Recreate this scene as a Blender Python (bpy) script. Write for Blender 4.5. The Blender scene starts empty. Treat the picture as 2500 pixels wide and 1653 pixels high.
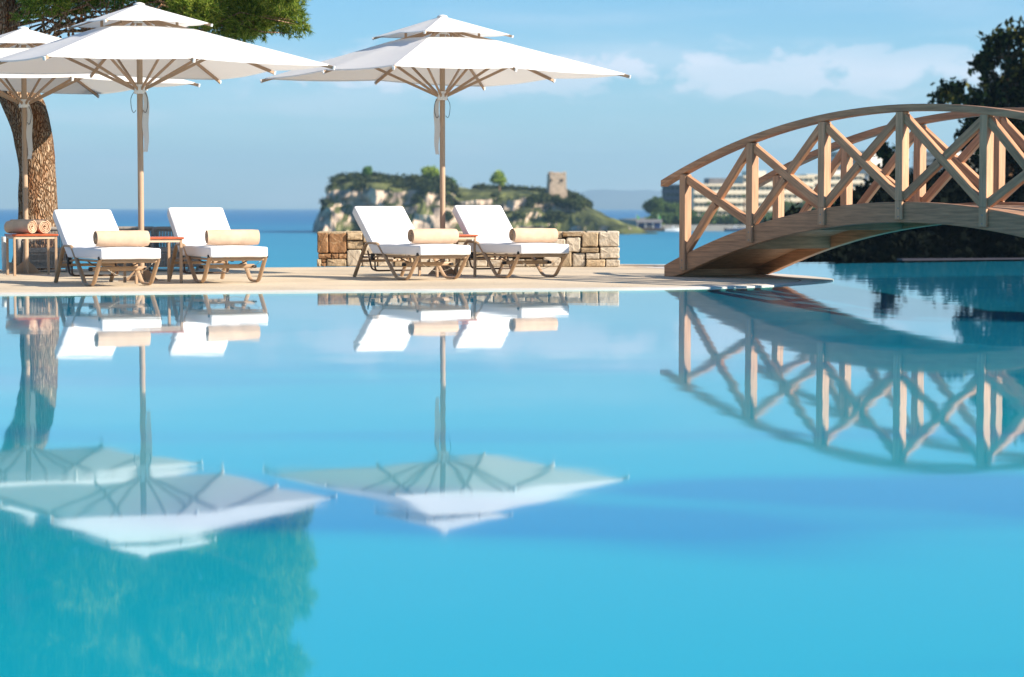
import bpy, bmesh, math, random
from math import sin, cos, pi, radians, sqrt, atan2
from mathutils import Vector, Matrix, noise

S = bpy.context.scene
COL = S.collection
R = random.Random(7)

# ------------------------------------------------------------------ camera, sky, sun, exposure
F, CX, CY, HORIZ, HC = 5600.0, 1250.0, 826.5, 507.0, 0.95
PITCH = math.atan((CY - HORIZ) / F)
cam_d = bpy.data.cameras.new('camera')
cam = bpy.data.objects.new('camera', cam_d)
COL.objects.link(cam)
cam.location = (0, 0, HC)
cam.rotation_euler = (pi / 2 - PITCH, 0, 0)
cam_d.sensor_width = 36
cam_d.lens = 36 * F / 2500
cam_d.clip_start = 0.1
cam_d.clip_end = 40000
cam_d.dof.use_dof = True
cam_d.dof.focus_distance = 29.5
cam_d.dof.aperture_fstop = 1.8
S.camera = cam

SUN_H = Vector((0.94, -0.34)).normalized()
SUN_E = radians(29)
sun_d = bpy.data.lights.new('sun', 'SUN')
sun_d.energy = 4.9
sun_d.angle = radians(0.5)
sun_d.color = (1.0, 0.90, 0.765)
sun = bpy.data.objects.new('sun', sun_d)
COL.objects.link(sun)
sdir = Vector((SUN_H.x * cos(SUN_E), SUN_H.y * cos(SUN_E), sin(SUN_E)))
sun.rotation_euler = sdir.to_track_quat('Z', 'Y').to_euler()
sun.location = (20, -10, 30)

world = bpy.data.worlds.new('World')
S.world = world
world.use_nodes = True
wn, wl = world.node_tree.nodes, world.node_tree.links
wn.clear()


def wnode(t, **kw):
    n = wn.new(t)
    for k, v in kw.items():
        setattr(n, k, v)
    return n


def wmath(op, a, b=None, clamp=False):
    n = wnode('ShaderNodeMath', operation=op, use_clamp=clamp)
    for i, v in enumerate((a, b)):
        if v is None:
            continue
        if isinstance(v, (int, float)):
            n.inputs[i].default_value = v
        else:
            wl.new(v, n.inputs[i])
    return n.outputs[0]


def wramp(v, lo, hi, a=0.0, b=1.0):
    n = wnode('ShaderNodeMapRange', interpolation_type='SMOOTHSTEP')
    wl.new(v, n.inputs['Value'])
    n.inputs['From Min'].default_value = lo
    n.inputs['From Max'].default_value = hi
    n.inputs['To Min'].default_value = a
    n.inputs['To Max'].default_value = b
    return n.outputs[0]


out = wnode('ShaderNodeOutputWorld')
bg = wnode('ShaderNodeBackground')
bg.inputs['Strength'].default_value = 0.077
sky = wnode('ShaderNodeTexSky', sky_type='NISHITA')
sky.sun_disc = False
sky.sun_elevation = SUN_E
sky.sun_rotation = atan2(SUN_H.x, SUN_H.y)
sky.altitude = 10
sky.air_density = 1.0
sky.dust_density = 0.25
sky.ozone_density = 3.5
tint = wnode('ShaderNodeMix', data_type='RGBA', blend_type='MULTIPLY')
tint.inputs['Factor'].default_value = 1.0
wl.new(sky.outputs[0], tint.inputs['A'])
# clouds: banks of low cumulus and thin streaks round the whole horizon
tc = wnode('ShaderNodeTexCoord')
sep = wnode('ShaderNodeSeparateXYZ')
wl.new(tc.outputs['Generated'], sep.inputs[0])
el = wmath('ARCSINE', sep.outputs['Z'])
az = wmath('ARCTAN2', sep.outputs['X'], sep.outputs['Y'])
grade = wnode('ShaderNodeMix', data_type='RGBA')   # the clear air deepens steadily with height
wl.new(wramp(el, radians(0.5), radians(8.5)), grade.inputs['Factor'])
grade.inputs['A'].default_value = (0.67, 0.93, 1.14, 1)
grade.inputs['B'].default_value = (0.42, 0.80, 1.02, 1)
wl.new(grade.outputs['Result'], tint.inputs['B'])
comb = wnode('ShaderNodeCombineXYZ')
wl.new(wmath('MULTIPLY', az, 40.0), comb.inputs['X'])
wl.new(wmath('MULTIPLY', el, 85.0), comb.inputs['Y'])
comb.inputs['Z'].default_value = 3.7
n1 = wnode('ShaderNodeTexNoise')
n1.inputs['Scale'].default_value = 1.0
n1.inputs['Detail'].default_value = 7
n1.inputs['Roughness'].default_value = 0.55
n1.inputs['Distortion'].default_value = 0.3
wl.new(comb.outputs[0], n1.inputs['Vector'])
# bank envelope: flat-bottomed band 2.6-4.4 degrees up, in stretches along the horizon
eb = wmath('MULTIPLY', wramp(el, radians(2.2), radians(3.2)), wramp(el, radians(3.4), radians(4.6), 1, 0))
ab = wramp(wmath('SINE', wmath('ADD', wmath('MULTIPLY', az, 9.0), 1.0)), -0.55, 0.35)
bank = wmath('MULTIPLY', eb, ab)
cum = wramp(wmath('ADD', n1.outputs['Fac'], wmath('MULTIPLY', bank, 0.30)), 0.64, 0.77)
cum = wmath('MULTIPLY', cum, wmath('MULTIPLY', bank, 1.0, True), True)
comb2 = wnode('ShaderNodeCombineXYZ')
wl.new(wmath('MULTIPLY', az, 7.0), comb2.inputs['X'])
wl.new(wmath('MULTIPLY', el, 48.0), comb2.inputs['Y'])
comb2.inputs['Z'].default_value = 9.1
n2 = wnode('ShaderNodeTexNoise')
n2.inputs['Scale'].default_value = 1.2
n2.inputs['Detail'].default_value = 6
wl.new(comb2.outputs[0], n2.inputs['Vector'])
thin = wmath('MULTIPLY', wramp(n2.outputs['Fac'], 0.40, 0.75), wramp(el, radians(3.5), radians(6.5), 1, 0.04))
fac = wmath('ADD', wmath('MULTIPLY', cum, 0.52), wmath('MULTIPLY', thin, 0.28), True)
cmix = wnode('ShaderNodeMix', data_type='RGBA')
wl.new(fac, cmix.inputs['Factor'])
wl.new(tint.outputs['Result'], cmix.inputs['A'])
cmix.inputs['B'].default_value = (7.6, 7.4, 8.0, 1)
wl.new(cmix.outputs['Result'], bg.inputs['Color'])
wl.new(bg.outputs[0], out.inputs['Surface'])

S.view_settings.view_transform = 'Standard'
S.view_settings.look = 'None'
S.view_settings.gamma = 1.0
S.view_settings.exposure = 1.0
S.view_settings.use_curve_mapping = False
S.render.engine = 'CYCLES'
S.cycles.use_denoising = True
S.cycles.max_bounces = 8
S.cycles.diffuse_bounces = 3
S.cycles.glossy_bounces = 4
S.cycles.transmission_bounces = 4
S.cycles.transparent_max_bounces = 12
S.cycles.volume_bounces = 0
S.cycles.caustics_reflective = False
S.cycles.caustics_refractive = False
S.cycles.sample_clamp_indirect = 6


def W(px, py, D):
    """world point seen at photo position (px, py) at depth D"""
    u, v = (px - CX) / F, (py - CY) / F
    d = Vector((u, cos(PITCH) - v * sin(PITCH), -sin(PITCH) - v * cos(PITCH)))
    t = D / d.y
    return Vector((d.x * t, D, HC + d.z * t))


# ------------------------------------------------------------------ materials
def mat(name, col, rough=0.7, var=0.12, scale=4.0, stretch=(1, 1, 1), bump=0.0, bscale=None, spec=0.3,
        metal=0.0, obj_rand=0.0, col2=None, detail=5, translucent=None, coord='Object', dirt=None):
    m = bpy.data.materials.new(name)
    m.use_nodes = True
    N, L = m.node_tree.nodes, m.node_tree.links
    N.clear()
    o = N.new('ShaderNodeOutputMaterial')
    b = N.new('ShaderNodeBsdfPrincipled')
    b.inputs['Roughness'].default_value = rough
    b.inputs['Specular IOR Level'].default_value = spec
    b.inputs['Metallic'].default_value = metal
    t = N.new('ShaderNodeTexCoord')
    mp = N.new('ShaderNodeMapping')
    mp.inputs['Scale'].default_value = stretch
    L.new(t.outputs[coord], mp.inputs['Vector'])
    no = N.new('ShaderNodeTexNoise')
    no.inputs['Scale'].default_value = scale
    no.inputs['Detail'].default_value = detail
    no.inputs['Roughness'].default_value = 0.6
    if obj_rand:
        oi = N.new('ShaderNodeObjectInfo')
        ad = N.new('ShaderNodeVectorMath')
        ad.operation = 'ADD'
        sc = N.new('ShaderNodeMath')
        sc.operation = 'MULTIPLY'
        sc.inputs[1].default_value = 37.0
        L.new(oi.outputs['Random'], sc.inputs[0])
        L.new(mp.outputs[0], ad.inputs[0])
        L.new(sc.outputs[0], ad.inputs[1])
        vec = ad.outputs[0]
    else:
        vec = mp.outputs[0]
    L.new(vec, no.inputs['Vector'])
    rp = N.new('ShaderNodeValToRGB')
    e = rp.color_ramp.elements
    c2 = col2 if col2 else tuple(max(0, c * (1 - 2.2 * var)) for c in col)
    e[0].position, e[1].position = 0.30, 0.70
    e[0].color = (*c2, 1)
    e[1].color = (*[min(1, c * (1 + var * 0.6)) for c in col], 1)
    L.new(no.outputs['Fac'], rp.inputs['Fac'])
    c = rp.outputs['Color']
    if obj_rand:
        hs = N.new('ShaderNodeHueSaturation')
        mr = N.new('ShaderNodeMapRange')
        mr.inputs['To Min'].default_value = 1 - obj_rand
        mr.inputs['To Max'].default_value = 1 + obj_rand
        L.new(oi.outputs['Random'], mr.inputs['Value'])
        L.new(mr.outputs[0], hs.inputs['Value'])
        L.new(c, hs.inputs['Color'])
        c = hs.outputs['Color']
    if dirt:
        dn = N.new('ShaderNodeTexNoise')
        dn.inputs['Scale'].default_value = dirt[1]
        dn.inputs['Detail'].default_value = 6
        L.new(vec, dn.inputs['Vector'])
        dr = N.new('ShaderNodeMapRange')
        dr.inputs['From Min'].default_value = dirt[2]
        dr.inputs['From Max'].default_value = dirt[3]
        L.new(dn.outputs['Fac'], dr.inputs['Value'])
        dm = N.new('ShaderNodeMix')
        dm.data_type = 'RGBA'
        L.new(dr.outputs[0], dm.inputs['Factor'])
        L.new(c, dm.inputs['A'])
        dm.inputs['B'].default_value = (*dirt[0], 1)
        c = dm.outputs['Result']
    L.new(c, b.inputs['Base Color'])
    if bump:
        bn = N.new('ShaderNodeTexNoise')
        bn.inputs['Scale'].default_value = bscale or scale * 3
        bn.inputs['Detail'].default_value = 4
        L.new(vec, bn.inputs['Vector'])
        bp = N.new('ShaderNodeBump')
        bp.inputs['Strength'].default_value = 1.0
        bp.inputs['Distance'].default_value = bump
        L.new(bn.outputs['Fac'], bp.inputs['Height'])
        L.new(bp.outputs[0], b.inputs['Normal'])
    sh = b.outputs[0]
    if translucent:
        tr = N.new('ShaderNodeBsdfTranslucent')
        L.new(c, tr.inputs['Color'])
        mx = N.new('ShaderNodeMixShader')
        mx.inputs[0].default_value = translucent
        L.new(sh, mx.inputs[1])
        L.new(tr.outputs[0], mx.inputs[2])
        sh = mx.outputs[0]
    L.new(sh, o.inputs['Surface'])
    return m


def leaf_mat(name, cols, trans=0.25):
    m = bpy.data.materials.new(name)
    m.use_nodes = True
    N, L = m.node_tree.nodes, m.node_tree.links
    N.clear()
    o = N.new('ShaderNodeOutputMaterial')
    g = N.new('ShaderNodeNewGeometry')
    rp = N.new('ShaderNodeValToRGB')
    els = rp.color_ramp.elements
    els[0].color = (*cols[0], 1)
    els[1].color = (*cols[-1], 1)
    for i, c in enumerate(cols[1:-1]):
        q = els.new((i + 1) / (len(cols) - 1))
        q.color = (*c, 1)
    L.new(g.outputs['Random Per Island'], rp.inputs['Fac'])
    d = N.new('ShaderNodeBsdfDiffuse')
    t = N.new('ShaderNodeBsdfTranslucent')
    mx = N.new('ShaderNodeMixShader')
    mx.inputs[0].default_value = trans
    L.new(rp.outputs[0], d.inputs[0])
    L.new(rp.outputs[0], t.inputs[0])
    L.new(d.outputs[0], mx.inputs[1])
    L.new(t.outputs[0], mx.inputs[2])
    L.new(mx.outputs[0], o.inputs[0])
    return m


M = {}
M['deck'] = mat('deck_aggregate', (0.66, 0.535, 0.38), 0.85, 0.10, 0.7, bump=0.004, bscale=60, dirt=((0.25, 0.19, 0.14), 38, 0.60, 0.72))
M['coping'] = mat('coping_stone', (0.66, 0.60, 0.52), 0.6, 0.06, 3)
M['joint'] = mat('red_joint', (0.42, 0.24, 0.17), 0.8, 0.1, 8)
M['wood'] = mat('larch_wood', (0.60, 0.315, 0.172), 0.6, 0.20, 2.2, (1.1, 16, 16), bump=0.0015, bscale=3, obj_rand=0.10,
                dirt=((0.16, 0.085, 0.05), 1.1, 0.66, 0.80))
M['wood_post'] = mat('larch_post', (0.62, 0.355, 0.205), 0.6, 0.17, 2.2, (16, 16, 1.1), bump=0.0015, bscale=3, obj_rand=0.10,
                     dirt=((0.17, 0.09, 0.05), 1.0, 0.68, 0.80))
M['plank'] = mat('deck_plank', (0.42, 0.25, 0.15), 0.65, 0.18, 2.0, (16, 1.2, 16), bump=0.0015, obj_rand=0.15)
M['bolt'] = mat('steel_bolt', (0.3, 0.28, 0.26), 0.4, 0.1, 20, metal=0.8)
M['metal'] = mat('taupe_metal', (0.43, 0.285, 0.175), 0.42, 0.06, 6, spec=0.45, obj_rand=0.03)
M['pole'] = mat('wood_look_pole', (0.47, 0.32, 0.21), 0.5, 0.08, 3, (20, 20, 1), spec=0.35)
M['rib'] = mat('rib_wood', (0.44, 0.29, 0.185), 0.5, 0.08, 3, spec=0.3)
M['black'] = mat('black_plastic', (0.022, 0.02, 0.02), 0.5, 0.1, 20)
M['darkmetal'] = mat('dark_metal', (0.10, 0.06, 0.04), 0.45, 0.1, 12)
M['wire'] = mat('steel_wire', (0.36, 0.31, 0.25), 0.35, 0.05, 20, metal=0.5)
M['white'] = mat('white_plastic', (0.80, 0.78, 0.74), 0.45, 0.03, 8)
M['cushion'] = mat('white_canvas', (0.80, 0.785, 0.785), 0.85, 0.02, 5, bump=0.0025, bscale=7, spec=0.15)
M['piping'] = mat('white_piping', (0.80, 0.79, 0.79), 0.8, 0.02, 6)
M['canopy'] = mat('canopy_cloth', (0.87, 0.845, 0.815), 0.85, 0.015, 1.2, bump=0.003, bscale=2.5, spec=0.1, translucent=0.22)
M['strap'] = mat('strap_cloth', (0.74, 0.70, 0.65), 0.85, 0.03, 5, translucent=0.15)
M['towel'] = mat('terry_towel', (0.70, 0.495, 0.345), 0.95, 0.08, 7, bump=0.005, bscale=110, spec=0.05, obj_rand=0.04)
M['tabletop'] = mat('red_wood_top', (0.50, 0.105, 0.035), 0.38, 0.15, 3, (2, 14, 2), spec=0.4)
M['apron'] = mat('cream_metal', (0.60, 0.47, 0.34), 0.5, 0.04, 6)
M['wicker'] = mat('grey_wicker', (0.34, 0.30, 0.265), 0.75, 0.15, 40, obj_rand=0.05)
M['pot'] = mat('white_pot', (0.78, 0.75, 0.70), 0.6, 0.03, 4)
M['potb'] = mat('beige_pot', (0.58, 0.45, 0.33), 0.7, 0.05, 4)
M['bark'] = None
M['stone_brown'] = mat('stone_brown', (0.34, 0.18, 0.085), 0.9, 0.16, 5, bump=0.02, bscale=14, obj_rand=0.14, dirt=((0.55, 0.38, 0.22), 9, 0.58, 0.72))
M['stone_ochre'] = mat('stone_ochre', (0.50, 0.37, 0.23), 0.9, 0.14, 6, bump=0.018, bscale=16, obj_rand=0.12, dirt=((0.30, 0.17, 0.07), 8, 0.60, 0.75))
M['stone_pale'] = mat('stone_pale', (0.60, 0.50, 0.375), 0.9, 0.12, 6, bump=0.016, bscale=18, obj_rand=0.10, dirt=((0.36, 0.21, 0.10), 7, 0.62, 0.75))
M['mortar'] = mat('dark_mortar', (0.12, 0.085, 0.055), 0.95, 0.2, 14)
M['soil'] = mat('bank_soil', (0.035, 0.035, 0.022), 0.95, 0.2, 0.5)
M['render'] = mat('pale_render', (0.82, 0.71, 0.53), 0.8, 0.05, 0.3)
M['render_w'] = mat('white_render', (0.72, 0.68, 0.62), 0.8, 0.05, 0.3)
M['greyr'] = mat('grey_cladding', (0.14, 0.14, 0.16), 0.7, 0.1, 0.4)
M['glass'] = mat('window_dark', (0.05, 0.075, 0.055), 0.25, 0.2, 0.6, obj_rand=0.4)
M['roofgrey'] = mat('grey_roof', (0.20, 0.19, 0.19), 0.8, 0.1, 0.5)
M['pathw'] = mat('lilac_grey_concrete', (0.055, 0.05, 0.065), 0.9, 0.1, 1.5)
M['quay'] = mat('quay_stone', (0.46, 0.40, 0.33), 0.9, 0.1, 0.3)
M['blue'] = mat('blue_canvas', (0.035, 0.07, 0.20), 0.7, 0.1, 0.5)
M['boatw'] = mat('white_gelcoat', (0.72, 0.70, 0.68), 0.35, 0.03, 1)
M['navy'] = mat('navy_hull', (0.03, 0.05, 0.10), 0.4, 0.1, 1)
M['orange'] = mat('orange_paint', (0.65, 0.34, 0.10), 0.6, 0.06, 2)
M['pink'] = mat('pale_pink_hull', (0.60, 0.40, 0.32), 0.6, 0.06, 2)
M['flag'] = mat('green_cloth', (0.10, 0.60, 0.10), 0.8, 0.06, 2, translucent=0.3)
M['tower'] = mat('tower_stone', (0.50, 0.37, 0.26), 0.95, 0.14, 0.9, bump=0.15, bscale=2.0, dirt=((0.22, 0.16, 0.11), 0.8, 0.58, 0.72))
M['hills'] = mat('far_hill_scrub', (0.15, 0.18, 0.17), 0.95, 0.15, 0.002)
M['sand'] = mat('shore_sand', (0.34, 0.29, 0.21), 0.95, 0.2, 0.08, col2=(0.10, 0.12, 0.06))
M['needle'] = leaf_mat('pine_needles', [(0.045, 0.085, 0.015), (0.11, 0.19, 0.028), (0.30, 0.40, 0.06), (0.58, 0.58, 0.13)], 0.55)
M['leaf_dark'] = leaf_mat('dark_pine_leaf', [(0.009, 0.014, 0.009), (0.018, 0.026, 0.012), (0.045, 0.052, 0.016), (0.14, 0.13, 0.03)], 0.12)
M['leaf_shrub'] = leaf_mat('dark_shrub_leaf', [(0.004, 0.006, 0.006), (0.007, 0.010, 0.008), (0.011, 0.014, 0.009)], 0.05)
M['scrub'] = leaf_mat('headland_scrub_leaf', [(0.02, 0.034, 0.016), (0.045, 0.064, 0.024), (0.10, 0.11, 0.04)], 0.1)
M['leaf_green'] = leaf_mat('green_leaf', [(0.05, 0.12, 0.02), (0.11, 0.23, 0.035), (0.20, 0.34, 0.06)], 0.35)
M['leaf_lime'] = leaf_mat('lime_leaf', [(0.14, 0.24, 0.025), (0.32, 0.42, 0.05), (0.48, 0.55, 0.09)], 0.35)
M['leaf_mid'] = leaf_mat('town_leaf', [(0.04, 0.08, 0.025), (0.09, 0.15, 0.04), (0.16, 0.22, 0.06)], 0.2)


def bark_mat():
    m = bpy.data.materials.new('pine_bark')
    m.use_nodes = True
    N, L = m.node_tree.nodes, m.node_tree.links
    b = N['Principled BSDF']
    b.inputs['Roughness'].default_value = 0.95
    b.inputs['Specular IOR Level'].default_value = 0.1
    t = N.new('ShaderNodeTexCoord')
    mp = N.new('ShaderNodeMapping')
    mp.inputs['Scale'].default_value = (1, 1, 0.30)
    L.new(t.outputs['Object'], mp.inputs[0])
    n = N.new('ShaderNodeTexNoise')
    n.inputs['Scale'].default_value = 7
    n.inputs['Detail'].default_value = 3
    L.new(mp.outputs[0], n.inputs['Vector'])
    ad = N.new('ShaderNodeVectorMath')
    ad.operation = 'MULTIPLY_ADD'
    L.new(n.outputs['Color'], ad.inputs[0])
    ad.inputs[1].default_value = (0.14, 0.14, 0.14)
    L.new(mp.outputs[0], ad.inputs[2])
    v = N.new('ShaderNodeTexVoronoi')
    v.feature = 'DISTANCE_TO_EDGE'
    v.inputs['Scale'].default_value = 34
    L.new(ad.outputs[0], v.inputs['Vector'])
    n2 = N.new('ShaderNodeTexNoise')
    n2.inputs['Scale'].default_value = 45
    n2.inputs['Detail'].default_value = 5
    L.new(mp.outputs[0], n2.inputs['Vector'])
    rp = N.new('ShaderNodeValToRGB')
    e = rp.color_ramp.elements
    e[0].position, e[0].color = 0.0, (0.055, 0.028, 0.014, 1)
    e[1].position, e[1].color = 0.22, (0.50, 0.355, 0.235, 1)
    q = e.new(0.10)
    q.color = (0.34, 0.19, 0.10, 1)
    L.new(v.outputs['Distance'], rp.inputs[0])
    n3 = N.new('ShaderNodeTexNoise')
    n3.inputs['Scale'].default_value = 5
    n3.inputs['Detail'].default_value = 4
    L.new(mp.outputs[0], n3.inputs['Vector'])
    mr = N.new('ShaderNodeMapRange')
    mr.inputs['From Min'].default_value = 0.5
    mr.inputs['From Max'].default_value = 0.72
    L.new(n3.outputs['Fac'], mr.inputs['Value'])
    mx = N.new('ShaderNodeMix')
    mx.data_type = 'RGBA'
    mx.blend_type = 'MULTIPLY'
    L.new(mr.outputs[0], mx.inputs['Factor'])
    L.new(rp.outputs[0], mx.inputs['A'])
    mx.inputs['B'].default_value = (0.85, 0.55, 0.38, 1)
    L.new(mx.outputs['Result'], b.inputs['Base Color'])
    mh = N.new('ShaderNodeMath')
    mh.operation = 'MULTIPLY_ADD'
    L.new(n2.outputs['Fac'], mh.inputs[0])
    mh.inputs[1].default_value = 0.35
    mn = N.new('ShaderNodeMath')
    mn.operation = 'MINIMUM'
    L.new(v.outputs['Distance'], mn.inputs[0])
    mn.inputs[1].default_value = 0.3
    m3 = N.new('ShaderNodeMath')
    m3.operation = 'MULTIPLY'
    L.new(mn.outputs[0], m3.inputs[0])
    m3.inputs[1].default_value = 3.0
    L.new(m3.outputs[0], mh.inputs[2])
    bp = N.new('ShaderNodeBump')
    bp.inputs['Distance'].default_value = 0.035
    L.new(mh.outputs[0], bp.inputs['Height'])
    L.new(bp.outputs[0], b.inputs['Normal'])
    return m


M['bark'] = bark_mat()


def water_mat():
    """pool water: Fresnel mirror over clear tinted water"""
    m = bpy.data.materials.new('pool_water')
    m.use_nodes = True
    N, L = m.node_tree.nodes, m.node_tree.links
    N.clear()
    o = N.new('ShaderNodeOutputMaterial')
    t = N.new('ShaderNodeTexCoord')
    mp = N.new('ShaderNodeMapping')
    mp.inputs['Scale'].default_value = (1.0, 0.8, 1)
    L.new(t.outputs['Object'], mp.inputs[0])
    a = N.new('ShaderNodeTexNoise')
    a.inputs['Scale'].default_value = 1.1
    a.inputs['Detail'].default_value = 2
    L.new(mp.outputs[0], a.inputs['Vector'])
    # a breeze ruffles the far pool more than the sheltered side
    c = N.new('ShaderNodeTexNoise')
    c.inputs['Scale'].default_value = 9
    c.inputs['Detail'].default_value = 2
    L.new(mp.outputs[0], c.inputs['Vector'])
    mk = N.new('ShaderNodeTexNoise')
    mk.inputs['Scale'].default_value = 0.13
    mk.inputs['Detail'].default_value = 2
    L.new(t.outputs['Object'], mk.inputs['Vector'])
    mr = N.new('ShaderNodeMapRange')
    mr.inputs['From Min'].default_value = 0.45
    mr.inputs['From Max'].default_value = 0.65
    mr.inputs['To Min'].default_value = 0.02
    mr.inputs['To Max'].default_value = 0.16
    L.new(mk.outputs['Fac'], mr.inputs['Value'])
    mu = N.new('ShaderNodeMath')
    mu.operation = 'MULTIPLY'
    L.new(c.outputs['Fac'], mu.inputs[0])
    L.new(mr.outputs[0], mu.inputs[1])
    ad = N.new('ShaderNodeMath')
    ad.operation = 'ADD'
    L.new(a.outputs['Fac'], ad.inputs[0])
    L.new(mu.outputs[0], ad.inputs[1])
    bp = N.new('ShaderNodeBump')
    bp.inputs['Distance'].default_value = 0.0016
    L.new(ad.outputs[0], bp.inputs['Height'])
    fr = N.new('ShaderNodeFresnel')
    # the rays pass straight on, so the same Fresnel holds from either side of the sheet
    ge = N.new('ShaderNodeNewGeometry')
    io = N.new('ShaderNodeMapRange')
    io.inputs['To Min'].default_value = 1.33
    io.inputs['To Max'].default_value = 1 / 1.33
    L.new(ge.outputs['Backfacing'], io.inputs['Value'])
    L.new(io.outputs[0], fr.inputs['IOR'])
    g = N.new('ShaderNodeBsdfGlossy')
    g.inputs['Roughness'].default_value = 0.027
    g.inputs['Color'].default_value = (0.98, 1, 1, 1)
    L.new(bp.outputs[0], g.inputs['Normal'])
    tr = N.new('ShaderNodeBsdfTransparent')
    tr.inputs['Color'].default_value = (0.38, 0.91, 0.97, 1)
    mx = N.new('ShaderNodeMixShader')
    L.new(fr.outputs[0], mx.inputs[0])
    L.new(tr.outputs[0], mx.inputs[1])
    L.new(g.outputs[0], mx.inputs[2])
    L.new(mx.outputs[0], o.inputs['Surface'])
    return m


def floor_mat():
    m = bpy.data.materials.new('pool_mosaic')
    m.use_nodes = True
    N, L = m.node_tree.nodes, m.node_tree.links
    b = N['Principled BSDF']
    b.inputs['Roughness'].default_value = 0.6
    t = N.new('ShaderNodeTexCoord')
    def mth(op, p, q=None, clamp=False):
        k = N.new('ShaderNodeMath')
        k.operation = op
        k.use_clamp = clamp
        for i, w in enumerate((p, q)):
            if w is None:
                continue
            if isinstance(w, (int, float)):
                k.inputs[i].default_value = w
            else:
                L.new(w, k.inputs[i])
        return k.outputs[0]

    def sm(val, lo, hi):
        k = N.new('ShaderNodeMapRange')
        k.interpolation_type = 'SMOOTHSTEP'
        L.new(val, k.inputs['Value'])
        k.inputs['From Min'].default_value = lo
        k.inputs['From Max'].default_value = hi
        return k.outputs[0]

    n = N.new('ShaderNodeTexNoise')
    n.inputs['Scale'].default_value = 0.35
    n.inputs['Detail'].default_value = 2
    L.new(t.outputs['Object'], n.inputs['Vector'])
    sp = N.new('ShaderNodeSeparateXYZ')
    L.new(t.outputs['Object'], sp.inputs[0])
    x = sp.outputs['X']
    y = mth('ADD', sp.outputs['Y'], mth('MULTIPLY', mth('SUBTRACT', n.outputs['Fac'], .5), 1.2))

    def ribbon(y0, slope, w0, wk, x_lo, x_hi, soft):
        """a soft-edged band of deeper blue floor colour following y = y0 + slope * x"""
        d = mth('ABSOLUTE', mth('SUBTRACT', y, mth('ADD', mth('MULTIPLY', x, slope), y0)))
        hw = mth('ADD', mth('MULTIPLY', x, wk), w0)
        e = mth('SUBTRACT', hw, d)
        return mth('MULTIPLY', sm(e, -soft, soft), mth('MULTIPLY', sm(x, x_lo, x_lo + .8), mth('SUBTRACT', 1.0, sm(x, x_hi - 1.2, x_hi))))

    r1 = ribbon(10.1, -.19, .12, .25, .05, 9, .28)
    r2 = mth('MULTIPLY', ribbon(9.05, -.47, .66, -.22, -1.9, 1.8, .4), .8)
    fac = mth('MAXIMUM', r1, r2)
    mp = N.new('ShaderNodeMapping')
    mp.inputs['Scale'].default_value = (0.16, 0.75, 1)
    mp.inputs['Rotation'].default_value = (0, 0, radians(4))
    L.new(t.outputs['Object'], mp.inputs[0])
    n2 = N.new('ShaderNodeTexNoise')
    n2.inputs['Scale'].default_value = 1.0
    n2.inputs['Detail'].default_value = 3
    L.new(mp.outputs[0], n2.inputs['Vector'])
    fac = mth('ADD', fac, mth('MULTIPLY', sm(n2.outputs['Fac'], .46, .66), .6), True)  # streaks of rippled reflection put into the floor colour
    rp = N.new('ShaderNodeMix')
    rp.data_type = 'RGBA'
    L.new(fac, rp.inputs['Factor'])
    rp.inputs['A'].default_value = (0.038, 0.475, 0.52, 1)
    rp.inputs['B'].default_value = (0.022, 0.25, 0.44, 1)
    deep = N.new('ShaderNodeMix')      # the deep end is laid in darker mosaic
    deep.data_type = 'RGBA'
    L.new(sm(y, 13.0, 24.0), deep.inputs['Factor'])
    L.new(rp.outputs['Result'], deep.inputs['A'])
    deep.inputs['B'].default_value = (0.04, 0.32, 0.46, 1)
    L.new(deep.outputs['Result'], b.inputs['Base Color'])
    return m


def sea_mat():
    m = bpy.data.materials.new('sea_water')
    m.use_nodes = True
    N, L = m.node_tree.nodes, m.node_tree.links
    b = N['Principled BSDF']
    t = N.new('ShaderNodeTexCoord')
    mp = N.new('ShaderNodeMapping')
    mp.inputs['Scale'].default_value = (0.0016, 0.012, 1)
    L.new(t.outputs['Object'], mp.inputs[0])
    n = N.new('ShaderNodeTexNoise')
    n.inputs['Scale'].default_value = 1.0
    n.inputs['Detail'].default_value = 4
    L.new(mp.outputs[0], n.inputs['Vector'])
    # shallow sandy water near the beach, deep blue farther out
    sp = N.new('ShaderNodeSeparateXYZ')
    L.new(t.outputs['Object'], sp.inputs[0])
    mr = N.new('ShaderNodeMapRange')
    mr.inputs['From Min'].default_value = 250
    mr.inputs['From Max'].default_value = 1300
    L.new(sp.outputs['Y'], mr.inputs['Value'])
    ad = N.new('ShaderNodeMath')
    ad.operation = 'MULTIPLY_ADD'
    L.new(n.outputs['Fac'], ad.inputs[0])
    ad.inputs[1].default_value = 0.9
    L.new(mr.outputs[0], ad.inputs[2])
    sb = N.new('ShaderNodeMath')
    sb.operation = 'SUBTRACT'
    L.new(ad.outputs[0], sb.inputs[0])
    sb.inputs[1].default_value = 0.42
    rp = N.new('ShaderNodeValToRGB')
    e = rp.color_ramp.elements
    e[0].position, e[0].color = 0.0, (0.04, 0.27, 0.38, 1)
    e[1].position, e[1].color = 1.0, (0.018, 0.125, 0.28, 1)
    L.new(sb.outputs[0], rp.inputs[0])
    L.new(rp.outputs[0], b.inputs['Base Color'])
    b.inputs['Roughness'].default_value = 0.35
    b.inputs['Specular IOR Level'].default_value = 0.12
    return m


M['water'] = water_mat()
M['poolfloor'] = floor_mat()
M['sea'] = sea_mat()


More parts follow.
